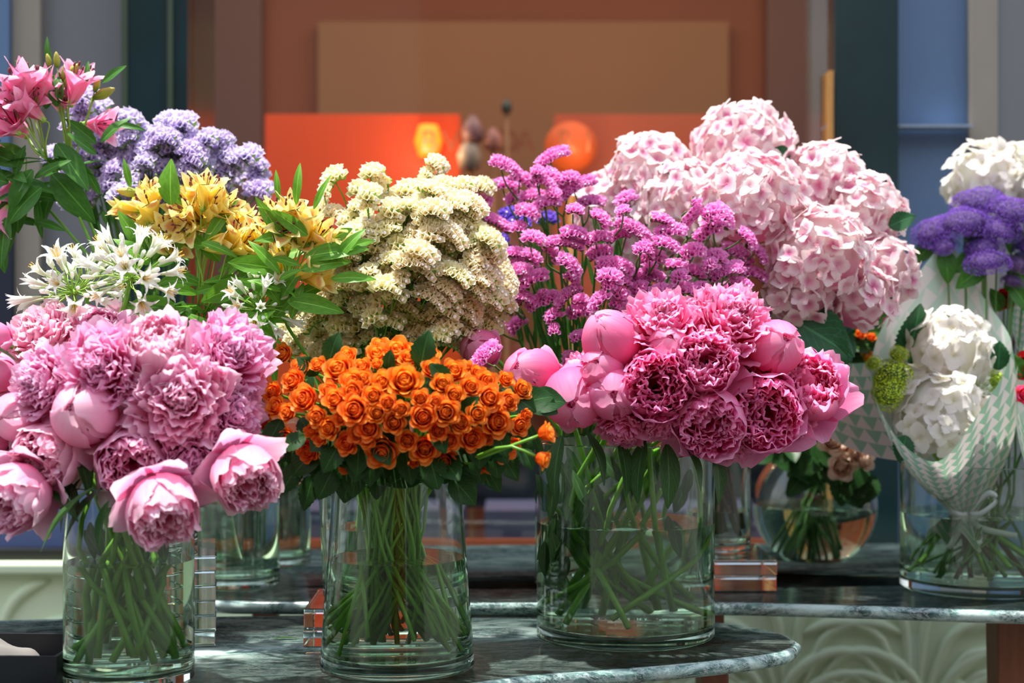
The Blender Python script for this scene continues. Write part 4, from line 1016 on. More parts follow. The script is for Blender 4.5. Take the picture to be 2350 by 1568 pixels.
# lavender statice
CS = [seg(*a) for a in [(190, 218, 40, .1), (188, 245, 44, -.1), (192, 272, 40, 0), (230, 238, 34, .3), (165, 285, 38, 0), (205, 290, 36, .2), (185, 322, 50, .2), (190, 345, 30, 0), (125, 352, 52, -.1), (192, 463, 44, 0), (300, 268, 44, .6), (290, 290, 40, -.2), (325, 300, 40, 1.0), (390, 275, 60, -.15), (425, 275, 40, .2), (428, 292, 44, .1), (512, 318, 44, .5), (495, 340, 36, -.3), (525, 350, 30, .4), (490, 360, 60, .5), (530, 380, 56, .2), (575, 350, 40, .5), (592, 372, 44, .5), (592, 398, 46, .5), (594, 432, 60, .1), (505, 415, 52, .1), (515, 440, 40, .2), (205, 215, 30, .4)]]
def lav_in(x, y): return ((x-365)/185)**2+((y-375)/90)**2 < 1 or (((x-200)/60)**2+((y-420)/50)**2 < 1)
tries = 0; rv = random.Random(9)
while len(CS) < 84 and tries < 9000:
    tries += 1; x = rv.uniform(150, 550); y = rv.uniform(285, 500)
    if not lav_in(x, y): continue
    if any(math.hypot(x-(s[0]+s[2])/2, (y-(s[1]+s[3])/2)*1.3) < (26 if y < 400 else 33) for s in CS): continue
    CS.append(seg(x, y, rv.uniform(34, 56), max(-.6, min(.7, (x-370)/350+rv.uniform(-.35, .35)))))
statice('stat_lav', 'lavender_statice', VH, CS, lambda px, py: 2.80-.12*math.sqrt(max(0, 1-((px-370)/260)**2)), rv, 'lavender statice stems', 'stem_dark', .0021, 4, '{look}lavender statice stem, {o} from the left in the {row} tier of the lavender bunch', 5, '', 1.2)

# ------------------------------------------------------------------ hydrangeas
rh = random.Random(41)
def hydrangea(V, px, py, rpx, Y, key, label, group, dens=1.0, fl=.0195, stemmat='stem_brown', pth=None, face=(0, -.6, .6)):
    R = rpx/F*Y*1.04; c = P(px, py, Y)
    hd = (c-Vector((V['x'], V['y'], V['zb']+V['h']-.1))).normalized()
    b, pts = stem_path(V, c-hd*R*.5, hd, rh)
    root = thing('hydrangea', b, label, 'hydrangea', group)
    add_stem(root, b, pts, .0038, stemmat)
    n = int(4*math.pi*R*R/(math.pi*fl*fl)*1.35*dens)
    inner = MB(); fdir = Vector(face).normalized(); inner.lathe([(0, -R*.72), (R*.4, -R*.62), (R*.7, -R*.3), (R*.78, 0), (R*.66, R*.4), (R*.35, R*.68), (0, R*.76)], 20, c=tuple(c-b))
    for k in range(n):
        z = 1-2*(k+.5)/n; a = k*2.39996; s = math.sqrt(1-z*z)
        d = Vector((s*math.cos(a), s*math.sin(a), z))+Vector((rh.uniform(-.14, .14), rh.uniform(-.14, .14), rh.uniform(-.14, .14))); d.normalize()
        if d.z < -.75: continue
        rr_ = R*rh.uniform(.88, 1.0)-fl*.25
        sc_ = fl*rh.uniform(.95, 1.32)
        nd = (d+Vector((rh.uniform(-.6, .6), rh.uniform(-.6, .6), rh.uniform(-.45, .65)))).normalized()
        if d.y < .15 and d.dot(fdir) > -.35:
            t = rh.uniform(.92, 1)
            link('floret', MESH[key, rh.randrange(4)], root, c+d*rr_-b, quat(nd, rh.uniform(0, 6)), sc_, (t, t*rh.uniform(.95, 1), t*rh.uniform(.97, 1)))
        elif rh.random() < .6:
            q = quat(nd, 0); tmp = MB()
            for j in range(4):
                aa = j*1.571; e1 = Vector((math.cos(aa), math.sin(aa), 0)); e2 = Vector((-math.sin(aa), math.cos(aa), 0))
                pp = [Vector((0, 0, 0)), e1*.5+e2*.5, e1*1.0+e2*.25, e1-e2*.25, e1*.5-e2*.5]
                tmp.add([tuple(c+d*rr_-b+q @ (x*sc_)) for x in pp], [(0, 4, 3, 2, 1)], [(.5, 0), (.5, .5), (.5, 1), (.5, 1), (.5, .5)])
            inner.merge(tmp)
    o = link('inner_florets', inner.mesh('inner_florets', [M[key]]), root); o['kind'] = 'stuff'
    return root, b
HG = 'blush hydrangea heads'
HY = [(1706, 352, 118, 2.88, 'topmost blush white hydrangea head, highest of the bunch'), (1490, 405, 98, 2.86, 'pale hydrangea head at the upper left, beside the shop window glow'), (1402, 480, 84, 2.90, 'leftmost hydrangea head, partly behind pink statice spikes'),
      (1570, 480, 112, 2.80, 'hydrangea head below and left of the topmost one'), (1725, 470, 122, 2.70, 'large central hydrangea head with rosy-centred florets'), (1890, 418, 92, 2.84, 'hydrangea head right of the topmost, at its shoulder'),
      (1978, 492, 94, 2.80, 'pinkish hydrangea head at the upper right rim of the bunch'), (1880, 590, 118, 2.66, 'hydrangea head in the right centre, in front of its neighbours'), (2020, 622, 88, 2.76, 'rightmost hydrangea head, nearest the purple flowers'),
      (1840, 680, 78, 2.66, 'low hydrangea head just above the frilly peonies'), (1965, 690, 88, 2.70, 'lowest hydrangea head, above the wrapping paper'), (1620, 590, 96, 2.82, 'shaded hydrangea head seen between pink statice stems'), (1450, 580, 80, 2.90, 'shaded hydrangea head behind the middle of the pink statice')]
for k, (px, py, r_, Y, lb) in enumerate(HY):
    root, b = hydrangea(VF, px, py, r_, Y, 'hyd', lb, HG)
    lv = {9: [(1810, 730, .9, -.5, .13), (1850, 745, .5, -.8, .12), (1740, 740, -.4, -.8, .1)], 5: [(1815, 358, -.6, .2, .04)], 3: [(1560, 400, -.5, .3, .04)], 8: [(2040, 520, .6, .3, .05)], 10: [(1950, 760, -.6, -.6, .1)]}.get(k, [])
    for (lx, ly, dx, dz, L) in lv: leafpart(root, b, P(lx, ly, Y-.02), (dx, -.3, dz), L, L*.36, 'leaf_hyd', droop=.4, fold=.15, serr=.05, n=22, up=(0, -1, .3))

# ------------------------------------------------------------------ agapanthus
ra = random.Random(13)
def agapanthus(V, px, py, rpx, Y, label, up, n, r, stemdir=None, pathpts=None):
    R = rpx/F*Y; c = P(px, py, Y); up = Vector(up).normalized()
    b, pts = stem_path(V, c, up, r)
    root = thing('agapanthus', b, label, 'agapanthus', 'white agapanthus flower heads')
    if stemdir: pts = pts[:3]+[c-Vector(stemdir).normalized()*.10, c-Vector(stemdir).normalized()*.04, c]
    add_stem(root, b, pts, .0042, 'stem')
    for k in range(n):
        z = 1-1.35*(k+.5)/n; a = k*2.4+r.uniform(-.2, .2); s = math.sqrt(max(0, 1-z*z))
        d = quat(up) @ Vector((s*math.cos(a), s*math.sin(a), z))
        if d.y > .55 and r.random() < .6: continue
        kk = r.choices(('open', 'half', 'bud', 'small'), (3, 3, 7, 2))[0]
        t = r.uniform(.94, 1)
        link('floret' if kk in ('open', 'half') else 'bud', MESH['agap', kk], root, c-b, quat(d, r.uniform(0, 6)), R*r.uniform(.72, .98), (t, t, t))
    hb = MB(); hb.lathe([(0, -.006), (.006, -.004), (.008, .002), (0, .006)], 8); link('hub', hb.mesh('hub', [M['stem_light']]), root, c-b)
    return root, b
agapanthus(V1, 168, 672, 150, 2.36, 'left white agapanthus head, one long bud sticking out to the left', (-.25, -.25, 1), 46, ra, (-.25, 0, 1))
agapanthus(V1, 196, 665, 120, 2.44, 'white agapanthus head just behind the left one, between it and the starry one', (.0, .2, 1), 34, ra, (-.15, 0, 1))
agapanthus(V1, 300, 640, 150, 2.33, 'starry white agapanthus head in front of the yellow alstroemeria', (.15, -.45, 1), 52, ra, (.2, .1, 1))
agapanthus(VD, 597, 712, 130, 2.38, 'green-stalked agapanthus head mostly in bud, beside the cream statice', (.25, -.25, 1), 42, ra, (.4, 0, .9))

# ------------------------------------------------------------------ alstroemeria
ray_ = random.Random(17)
def alstroemeria(V, key, hub, florets, buds, leaves, Y, label, group, leafm, stemdir, r, fs=.055, whl=5):
    c = P(*hub, Y); b, pts = stem_path(V, c, stemdir, r)
    root = thing('alstroemeria', b, label, 'alstroemeria', group)
    pts = pts[:3]+[c-Vector(stemdir).normalized()*.06, c]
    add_stem(root, b, pts, .0030, 'stem')
    for (px, py, dx, dz, dy, v, s) in florets:
        d = Vector((dx, dy, dz)).normalized(); Yf = Y+r.uniform(-.05, .02)
        tipc = P(px, py, Yf); L = fs*s*1.15; base = tipc-d*L*.6
        t = r.uniform(.93, 1)
        fo = link('floret', MESH[key, v], root, base-b, quat(d, r.uniform(0, 6)), L, (t, t*r.uniform(.96, 1), t))
        if MESH['stamens', v]: link('stamens', MESH['stamens', v], fo)['label'] = 'dark thin stamens'
        mb = MB(); mb.tube([p-b for p in bez([c, c.lerp(base, .5)+Vector((0, 0, -.004)), base-d*.012, base], 8)], .0014, 5); link('pedicel', mb.mesh('pedicel', [M['stem_light']]), root)
    for (px, py, dx, dz, s) in buds:
        d = Vector((dx, -.25, dz)).normalized(); base = P(px, py, Y-.01)-d*.014*s
        link('bud', MESH['bud'], root, base-b, quat(d, r.uniform(0, 6)), (.026*s, .026*s, .030*s), (1, 1, 1) if key == 'alsy' else (.85, 1, .8))
        mb = MB(); mb.tube([p-b for p in bez([c, c.lerp(base, .5), base], 6)], .0012, 5); link('pedicel', mb.mesh('pedicel', [M['stem_light']]), root)
    for (px, py, dx, dz, L, w) in leaves:
        leafpart(root, b, P(px, py, Y-.03+r.uniform(-.02, .03)), (dx, -.25, dz), L, L*w, leafm, up=(0, -1, .4), droop=r.uniform(.3, .9), fold=.25, twist=r.uniform(-.7, .7), n=12)
    for k in range(whl):
        a = k*6.283/max(1, whl)+r.random(); leafpart(root, b, c, (math.cos(a), math.sin(a)*.6-.2, r.uniform(-.1, .7)), r.uniform(.04, .075), r.uniform(.006, .010), leafm, up=(0, 0, 1), droop=r.uniform(.2, 1.0), fold=.3, twist=r.uniform(-.6, .6), n=10)
    return root
YG = 'yellow alstroemeria stems'
rf = random.Random(66)
def fill(x0, x1, y0, y1, n): return [(rf.uniform(x0, x1), rf.uniform(y0, y1), rf.uniform(-.9, .9), rf.uniform(-.2, 1), rf.uniform(.045, .075), rf.uniform(.12, .19)) for _ in range(n)]
alstroemeria(VD, 'alsy', (352, 590), [(276, 478, -1, .15, -.3, 2, .8), (340, 470, -.2, 1, -.5, 0, 1.1), (318, 500, -.5, .7, -.7, 0, 1.0), (385, 530, .2, .4, -.9, 0, 1.05), (355, 440, .3, .9, -.3, 1, .9), (400, 560, .5, -.1, -.9, 0, .95), (330, 445, .6, .6, -.3, 2, .9)],
 [(296, 441, -1, .1, 1.3)], [(392, 470, 0, 1, .075, .26), (300, 430, -.2, .9, .05, .12), (420, 470, -.6, .6, .06, .15), (330, 560, -.7, -.2, .06, .15)]+fill(290,420,520,700,9), 2.50, 'yellow alstroemeria stem nearest the left, with a closed bloom pointing left', YG, 'leaf_bright', (-.1, -.1, 1), ray_)
alstroemeria(VD, 'alsy', (455, 700), [(452, 440, 0, 1, -.6, 0, 1.15), (478, 428, .3, 1, -.3, 0, 1.05), (425, 478, -.4, .6, -.8, 0, 1.1), (455, 500, -.1, .2, -1, 0, 1.1), (497, 482, .7, .5, -.5, 1, 1.0), (425, 520, -.3, -.1, -1, 0, 1.05), (522, 472, .8, .4, -.4, 1, .9)],
 [(505, 450, .4, .9, .8)], [(470, 560, .5, .8, .09, .12), (400, 700, -1, -.1, .09, .22), (430, 720, -.9, -.35, .085, .2), (490, 740, .8, .3, .09, .16), (520, 600, .6, .6, .07, .2)]+fill(380,520,540,780,12), 2.48, 'tallest yellow alstroemeria stem, its bare stalks meeting above the tall vase', YG, 'leaf_bright', (.0, -.05, 1), ray_, whl=4)
alstroemeria(VD, 'alsy', (470, 720), [(512, 560, 1, .1, -.4, 2, 1.05), (545, 535, .3, .9, -.3, 1, 1.0), (570, 560, .8, .3, -.6, 1, 1.05), (560, 500, .2, .9, -.3, 2, .85), (600, 528, .4, .8, -.6, 0, 1.0), (590, 560, .4, -.1, -.9, 1, .9), (535, 505, -.3, .9, -.4, 2, .75)],
 [(500, 525, -.2, .9, .8)], [(545, 620, .9, .1, .10, .2), (600, 600, .9, .3, .09, .2), (560, 680, .6, -.6, .09, .18), (620, 560, .3, .9, .07, .14), (505, 600, -.5, .6, .06, .2), (580, 650, -.9, -.2, .09, .2)]+fill(460,620,570,790,14), 2.47, 'yellow alstroemeria stem in the middle with pale side-facing blooms', YG, 'leaf_bright', (.2, -.1, 1), ray_)
alstroemeria(VC, 'alsy', (660, 640), [(645, 488, 0, 1, -.4, 0, 1.05), (672, 480, .5, .8, -.3, 0, 1.0), (655, 520, .1, .2, -1, 0, 1.05), (705, 512, .3, 1, -.3, 2, 1.1), (735, 540, .7, .6, -.5, 1, 1.05), (760, 555, .9, .3, -.4, 2, .95), (625, 510, -.6, .6, -.6, 1, .9), (690, 545, .2, .2, -1, 0, .9)],
 [(612, 480, -.3, 1, .9)], [(680, 470, .05, 1, .07, .1), (640, 460, -.1, 1, .05, .1), (720, 480, .4, .9, .06, .1), (740, 600, .8, .5, .09, .13), (700, 590, .9, .2, .10, .15), (770, 600, .5, .7, .07, .13), (760, 640, .9, .1, .07, .14), (640, 620, -.8, .2, .08, .2)]+fill(620,760,540,700,12), 2.38, 'yellow alstroemeria stem at the right end, next to the red-orange glow', YG, 'leaf_bright', (.15, -.1, 1), ray_)
alstroemeria(VC, 'alsy', (630, 670), [(640, 592, 0, 1, -.4, 2, .75), (712, 615, .8, .5, -.4, 2, .85), (735, 642, .9, -.1, -.4, 2, 1.0), (655, 560, .3, .7, -.5, 1, .85)],
 [(610, 560, -.2, 1, .8)], [(690, 620, .9, .3, .08, .15), (660, 690, .9, -.1, .09, .18), (590, 720, -.8, -.3, .08, .16), (570, 740, -.5, -.8, .08, .16), (620, 760, .1, -1, .09, .1), (540, 700, -.4, -.8, .09, .17)]+fill(560,700,640,800,12), 2.38, 'low yellow alstroemeria stem with drooping closed blooms beside the cream statice', YG, 'leaf_bright', (.2, -.2, 1), ray_)
PG = 'pink alstroemeria stems'
alstroemeria(VD, 'alsp', (165, 385), [(180, 180, .4, 1, -.3, 0, 1.25), (125, 205, -.1, .9, -.7, 0, 1.15), (100, 190, -.5, .9, -.5, 1, 1.0), (236, 288, 1, -.15, -.5, 0, 1.05), (150, 225, .3, .4, -.8, 1, .8)],
 [(130, 138, 0, 1, .9), (112, 140, -.2, 1, .8), (150, 168, .2, 1, 1.2), (165, 165, .8, .7, 1.3), (155, 190, .3, .8, 1.1), (222, 196, .4, .9, .9), (238, 215, 1, .4, 1.4), (135, 215, 0, 1, .8)],
 [(115, 150, -.1, 1, .05, .12), (105, 250, .2, .9, .06, .2), (130, 245, 0, 1, .055, .24), (235, 190, .8, .6, .05, .16), (200, 190, 0, 1, .04, .12), (80, 180, -.6, .7, .05, .15), (255, 285, 1, -.05, .06, .10), (130, 330, .4, -.5, .1, .2)]+fill(90,240,320,480,5), 2.56, 'pink alstroemeria stem with open blooms over the lavender statice', PG, 'leaf_mid', (-.25, 0, 1), ray_)
alstroemeria(VD, 'alsp', (110, 370), [(42, 190, -.1, 1, -.3, 0, 1.25), (60, 180, .3, 1, -.1, 1, 1.3), (25, 275, -.2, .4, -.9, 0, 1.35), (48, 235, -.7, .6, -.5, 1, 1.2), (8, 225, -.7, .6, -.4, 0, 1.1), (75, 230, .2, .5, -.8, 0, .9), (-15, 290, -.8, .2, -.5, 0, 1.1)],
 [(78, 205, .2, 1, 1.0), (85, 235, .1, 1, .9)],
 [(60, 355, -1, .1, .085, .22), (75, 390, -.6, -.9, .09, .2), (95, 430, -.8, -.7, .085, .22), (60, 420, -.3, -1, .09, .18), (30, 400, -.9, -.3, .08, .22), (120, 400, .7, -.7, .11, .22), (0, 320, -.6, -.6, .08, .2)]+fill(0,120,340,480,6), 2.54, 'pink alstroemeria stem with the largest blooms at the upper left corner', PG, 'leaf_mid', (-.6, 0, .9), ray_)
alstroemeria(VD, 'alsp', (70, 450), [(12, 455, -.3, -1, -.4, 1, 1.0), (-5, 520, -.4, -1, -.3, 0, 1.0), (-10, 350, -1, .2, -.3, 0, 1.0)],
 [], [(30, 470, -.2, -1, .09, .16), (85, 455, .1, -1, .07, .10), (15, 500, -.1, -1, .085, .18), (100, 420, -.9, -.5, .09, .2), (130, 420, -.4, -.9, .08, .15), (20, 420, -1, .3, .08, .2), (45, 380, -.9, .5, .08, .2), (5, 560, .1, -1, .05, .2)]+fill(0,110,420,520,4), 2.56, 'low pink alstroemeria stem drooping at the left edge among broad leaves', PG, 'leaf_mid', (-.7, 0, .6), ray_)

# ------------------------------------------------------------------ wrapped bouquets and the flowers on the right
def paper():
    m = N('patterned_wrapping_paper'); uv, u, v = m.uv()
    fu = m.math('FRACT', u); fv = m.math('FRACT', v)
    tri = m.math('LESS_THAN', m.math('MULTIPLY', m.math('ABSOLUTE', m.math('SUBTRACT', fu, .5)), 2.0), m.math('SUBTRACT', 1.0, fv))
    g = m.n('NewGeometry'); bf = g.outputs['Backfacing']
    green = m.mix(bf, hexc(150, 190, 162), hexc(198, 220, 204)); wh = m.mix(bf, hexc(226, 216, 212), hexc(230, 226, 222))
    c = m.mix(tri, wh, green)
    return thin(m, c, .45, .55)
M['paper'] = paper()
M['ribbon'] = plain('white_ribbon', hexc(215, 218, 220), .4, var=.03)
def wrap(rim, tie, label, N_=64, tier=.022, wing=None, pat=(24, 11)):
    tc_ = P(*tie); root = thing('wrapping_paper', tc_-Vector((0, 0, .06)), label, 'wrapping paper', 'patterned paper wraps'); L0 = root.location
    loop = bez([P(*p) for p in rim]+[P(*rim[0])], N_-1); n = len(loop)
    cen = sum(loop, Vector())/n; rows = 22; g = np.zeros((rows, n, 3)); uv = np.zeros((rows, n, 2))
    for j, p in enumerate(loop):
        d = p-cen; a = j/(n-1)
        dd = Vector((p.x-tc_.x, p.y-tc_.y, 0)); dd.normalize()
        tp = tc_+dd*tier*(1+.15*math.sin(a*40))
        for i in range(rows):
            t = i/(rows-1)
            q = p.lerp(tp, t); bul = math.sin(math.pi*t)*.035*(1 if d.z < 0.05 else .45)
            q = q+dd*bul+dd*(.005*t*math.sin(a*60)*math.sin(math.pi*t))
            if t > .97: q = tp
            g[i, j] = q-L0; uv[i, j] = (a*pat[0], t*pat[1])
    mb = MB(); mb.grid(g, uv)
    # skirt under the tie
    sk = np.zeros((7, n, 3)); su = np.zeros((7, n, 2))
    for j in range(n):
        a = j/(n-1); dd = Vector((g[-1, j, 0]+L0.x-tc_.x, g[-1, j, 1]+L0.y-tc_.y, 0)).normalized()
        for i in range(7):
            t = i/6; q = tc_+dd*(tier*(1+.15*math.sin(a*40))+t*.035*(1+.5*math.sin(a*19)))-Vector((0, 0, t*(.045+.02*math.sin(a*25))))
            sk[i, j] = q-L0; su[i, j] = (a*pat[0]*.3, t*3)
    mb.grid(sk, su)
    ob = link('paper_sheet', mb.mesh('paper_sheet', [M['paper']]), root)
    if wing:
        (a, b, c_, d_) = [P(*p) for p in wing]; n1, n2 = 14, 12; g = np.zeros((n2, n1, 3)); uv = np.zeros((n2, n1, 2))
        for i in range(n2):
            for j in range(n1):
                s, t = j/(n1-1), i/(n2-1); q = a.lerp(b, s).lerp(d_.lerp(c_, s), t); q.y += .03*math.sin(math.pi*s)+.02*math.sin(math.pi*t); q.z -= .012*math.sin(math.pi*s)*(.4+t)
                g[i, j] = q-L0; uv[i, j] = (s*5.2, t*7)
        wb = MB(); wb.grid(g[:, ::-1], uv[:, ::-1]); ob = link('paper_wing', wb.mesh('paper_wing', [M['paper']]), root)
    # ribbon: band, two loops, tails
    rb = MB(); rb.lathe([(tier+.002, -.006), (tier+.004, 0), (tier+.002, .006)], 30, c=tuple(tc_-L0))
    f = tc_-L0+Vector((0, -tier-.005, 0))
    def strip(pts, w=.0055):
        pts = bez(pts, 14); g = np.array([[tuple(p+Vector((0, 0, w)) if abs((pts[-1]-pts[0]).x) > abs((pts[-1]-pts[0]).z) else p+Vector((w, 0, 0))), tuple(p-Vector((0, 0, w)) if abs((pts[-1]-pts[0]).x) > abs((pts[-1]-pts[0]).z) else p-Vector((w, 0, 0)))] for p in pts]); rb.grid(g)
    strip([f, f+Vector((-.03, -.01, .035)), f+Vector((-.045, -.014, .02)), f+Vector((-.02, -.012, .002)), f+Vector((-.001, -.002, 0))])
    strip([f, f+Vector((.03, -.01, .04)), f+Vector((.05, -.014, .03)), f+Vector((.02, -.012, .004)), f+Vector((.001, -.002, 0))])
    strip([f, f+Vector((-.012, -.012, -.02)), f+Vector((-.034, -.014, -.060))]); strip([f, f+Vector((.02, -.012, -.02)), f+Vector((.055, -.016, -.030)), f+Vector((.075, -.014, -.034))])
    strip([f, f+Vector((.006, -.012, -.025)), f+Vector((.012, -.014, -.048)), f+Vector((.022, -.013, -.040)), f+Vector((.014, -.01, -.008))])
    ob = link('ribbon', rb.mesh('ribbon', [M['ribbon']]), root); so = ob.modifiers.new('s', 'SOLIDIFY'); so.thickness = .0005
    return root
rim1 = [(2175, 540, 2.98), (2222, 625, 2.96), (2262, 690, 2.93), (2300, 742, 2.88), (2322, 790, 2.82), (2308, 850, 2.77), (2275, 905, 2.73), (2235, 965, 2.70), (2190, 1030, 2.68), (2148, 1060, 2.67), (2100, 1043, 2.68), (2055, 1000, 2.71), (2025, 950, 2.74), (2004, 900, 2.77), (1998, 850, 2.80), (2012, 780, 2.84), (2050, 705, 2.89), (2105, 630, 2.93)]
wrap(rim1, (2212, 1178, 2.84), 'pale green triangle-patterned paper wrapped in a tall point around the two white hydrangeas', wing=((1900, 828, 2.88), (2015, 830, 2.83), (2110, 1062, 2.80), (1872, 985, 2.86)))
rim2 = [(x+322+(8 if x < 2100 else 0), y+35, Y+.0) for x, y, Y in rim1]
wrap(rim2, (2440, 1200, 2.88), 'second triangle-patterned paper wrap, cut off by the right edge of the photo', wing=((2325, 690, 2.98), (2440, 690, 2.98), (2420, 800, 2.95), (2335, 800, 2.95)))

rw = random.Random(19)
def bundle(px, py, Y, bottom): return [P(*bottom), P(2212, 1178, 2.84), P(2205, 1120, 2.83), P(px, py, Y)]
def rawstem(root, b, pts, rad, mat, name='stem'): return add_stem(root, b, pts, rad, mat, 12, name)
def whyd(px, py, r_, Y, label, bottom):
    R = r_/F*Y; c = P(px, py, Y); b = P(*bottom)
    root, b2 = hydrangea(V4, px, py, r_, Y, 'hydw', label, 'white hydrangeas in the paper wrap', .9, .0225, face=(0, -1, .3))
    return root, b2
_sp = stem_path
def fixed(bottom, *mid):
    def f(V, head, hd, r, *a, **k):
        b = P(*bottom); return b, [b]+[P(*m) for m in mid]+[Vector(head)-Vector(hd).normalized()*.03, Vector(head)]
    return f
stem_path = fixed((2232, 1322, 2.80), (2214, 1178, 2.84), (2195, 1080, 2.83)); r1, b1 = whyd(2172, 812, 102, 2.84, 'upper white hydrangea head in the pointed paper wrap', (2232, 1322, 2.8))
leafpart(r1, b1, P(2085, 835, 2.84), (.15, -.1, 1), .115, .036, 'leaf_hyd', up=(0, -1, .1), droop=-.2, fold=.1, serr=.06, n=26, twist=.5)
leafpart(r1, b1, P(2290, 850, 2.84), (.05, -.2, 1), .055, .02, 'leaf_hyd', up=(0, -1, .1), droop=.3, fold=.1, serr=.07, n=18)
stem_path = fixed((2285, 1305, 2.80), (2216, 1178, 2.84), (2190, 1100, 2.82)); r2, b2 = whyd(2158, 952, 104, 2.79, 'lower white hydrangea head, resting on the front lip of the paper wrap', (2285, 1305, 2.8))
leafpart(r2, b2, P(2080, 1000, 2.74), (-.2, -.2, -.6), .05, .02, 'leaf_hyd', up=(0, -1, .1), droop=.3, fold=.1, serr=.07, n=18)
stem_path = _sp
hydrangea(V4, 2262, 418, 92, 3.12, 'hydw', 'white hydrangea head behind the purple flowers at the right', 'white hydrangeas behind', .9, .022)
hydrangea(V4, 2368, 410, 80, 3.10, 'hydw', 'white hydrangea head at the right edge above the purple flowers', 'white hydrangeas behind', .7, .022)

# small-flowered sprays: trachelium and lady's mantle
def fuzz_mesh(seed, n, flat, size, mats, lobes=1):
    r = random.Random(seed); o = MB()
    for k in range(n):
        z = 1-1.25*(k+.5)/n; a = k*2.39996; s = math.sqrt(max(0, 1-z*z))
        d = Vector((s*math.cos(a), s*math.sin(a), z)); bump = 1+.10*math.sin(a*3+seed)*s+r.uniform(-.06, .06)
        p = Vector((d.x*bump, d.y*bump, d.z*flat*bump)); nd = (d+Vector((r.uniform(-.5, .5), r.uniform(-.5, .5), r.uniform(-.5, .5)))).normalized(); q = nd.to_track_quat('Z', 'Y')
        sz = size*r.uniform(.7, 1.3); vv = [p+q @ Vector((math.cos(j*1.2566)*sz*(1 if j % 1 == 0 else .4), math.sin(j*1.2566)*sz, sz*.4)) for j in range(5)]+[p-nd*sz*.2]
        o.add([tuple(x) for x in vv], [(j, (j+1) % 5, 5) for j in range(5)], [(0, r.uniform(.3, 1))]*5+[(0, 0)])
        if k % 2 == 0:
            e_ = p+nd*sz*2.2; w_ = q @ Vector((sz*.09, 0, 0))
            o.add([tuple(p-w_), tuple(p+w_), tuple(e_)], [(0, 1, 2)], [(0, 1)]*3)
    c = MB(); c.lathe([(0, -.15), (.35, -.1), (.7, .02*flat), (.82, .2*flat), (.6, .6*flat), (.3, .8*flat), (0, .86*flat)], 16)
    o2 = MB(); o2.merge(o); nb = len(o2.m); o2.merge(c); o2.m[nb:] = [1]*(len(o2.m)-nb)
    return o2
MESH['trach'] = fuzz_mesh(3, 900, .62, .034, None).mesh('flower_dome', [M['trach'], plain('deep_purple_core', hexc(60, 40, 80), .8)])
MESH['lime'] = fuzz_mesh(4, 420, .8, .06, None).mesh('flower_spray', [M['lime'], M['green_mass']])
items = []
for (px, py, r_, Y, tint, fx) in [(2150, 520, 56, 2.99, (1, 1, 1), -.5), (2212, 500, 60, 2.96, (1, 1, 1), -.2), (2255, 455, 66, 3.02, (.95, .95, 1), 0), (2325, 478, 64, 2.97, (1, 1, 1), .2), (2290, 520, 50, 2.95, (1.0, 1, 1), .2), (2262, 590, 52, 2.92, (1, 1, 1), -.1), (2255, 560, 45, 2.94, (1, 1, 1), -.1), (2355, 560, 45, 2.98, (.9, .95, .9), .3), (2330, 600, 34, 2.94, (.9, 1.0, .55), .3), (2322, 640, 26, 2.93, (.9, 1.0, .55), .2), (2170, 560, 30, 2.95, (1, 1, 1), -.4)]:
    c = P(px, py, Y); b, pts = stem_path(V4, c-Vector((0, 0, .03)), (fx*.3, 0, 1), rw)
    root = thing('trachelium', b, None, 'trachelium', 'purple trachelium domes'); s = r_/F*Y
    link('flower_dome', MESH['trach'], root, c-Vector((0, 0, s*.3))-b, quat((fx, -.45, 1), rw.uniform(0, 6)), s, tint); add_stem(root, b, pts, .0022, 'stem_dark')
    leafpart(root, b, c-Vector((0, -.01, s*.4)), (rw.uniform(-1, 1), -.2, -.4), .07, .02, 'leaf_mid', up=(0, -1, .3), droop=.5)
    items.append((px, py, root, 'brownish' if tint[2] < .6 else 'purple'))
row_labels(items, 4, '{look} fluffy trachelium dome, {o} from the left in the {row} tier behind the paper cone')
for (px, py, r_, Y, fx, lb) in [(2045, 870, 46, 2.80, -.5, 'lime green fluffy spray at the left edge inside the paper cone'), (2040, 905, 38, 2.78, -.6, 'lime green spray spilling over the left lip of the paper, below another'), (2062, 815, 22, 2.80, -.3, 'small lime green tuft under the big serrated leaf'), (2285, 880, 28, 2.82, .5, 'lime green spray at the right lip of the paper cone'), (2255, 935, 24, 2.79, .5, 'lime green tuft low at the right lip of the paper'), (2005, 835, 18, 2.80, -.6, 'tiny lime green sprig poking past the left lip of the paper')]:
    c = P(px, py, Y); b = P(2200+int(fx*40), 1290, 2.82); root = thing('alchemilla', b, lb, 'alchemilla', 'lime green filler sprays'); s = r_/F*Y
    link('flower_spray', MESH['lime'], root, c-b, quat((fx, -.8, .5), rw.uniform(0, 6)), s); rawstem(root, b, [b, P(2212, 1178, 2.84), P(2180, 1100, 2.83), c], .0015, 'stem_light')
stem_path = fixed((2262, 1312, 2.80), (2216, 1178, 2.84), (2225, 1050, 2.83))
agr, agb = agapanthus(V4, 2240, 905, 58, 2.80, 'small white agapanthus head in the paper cone, right of the hydrangeas', (.4, -.8, .5), 40, rw)
stem_path = _sp
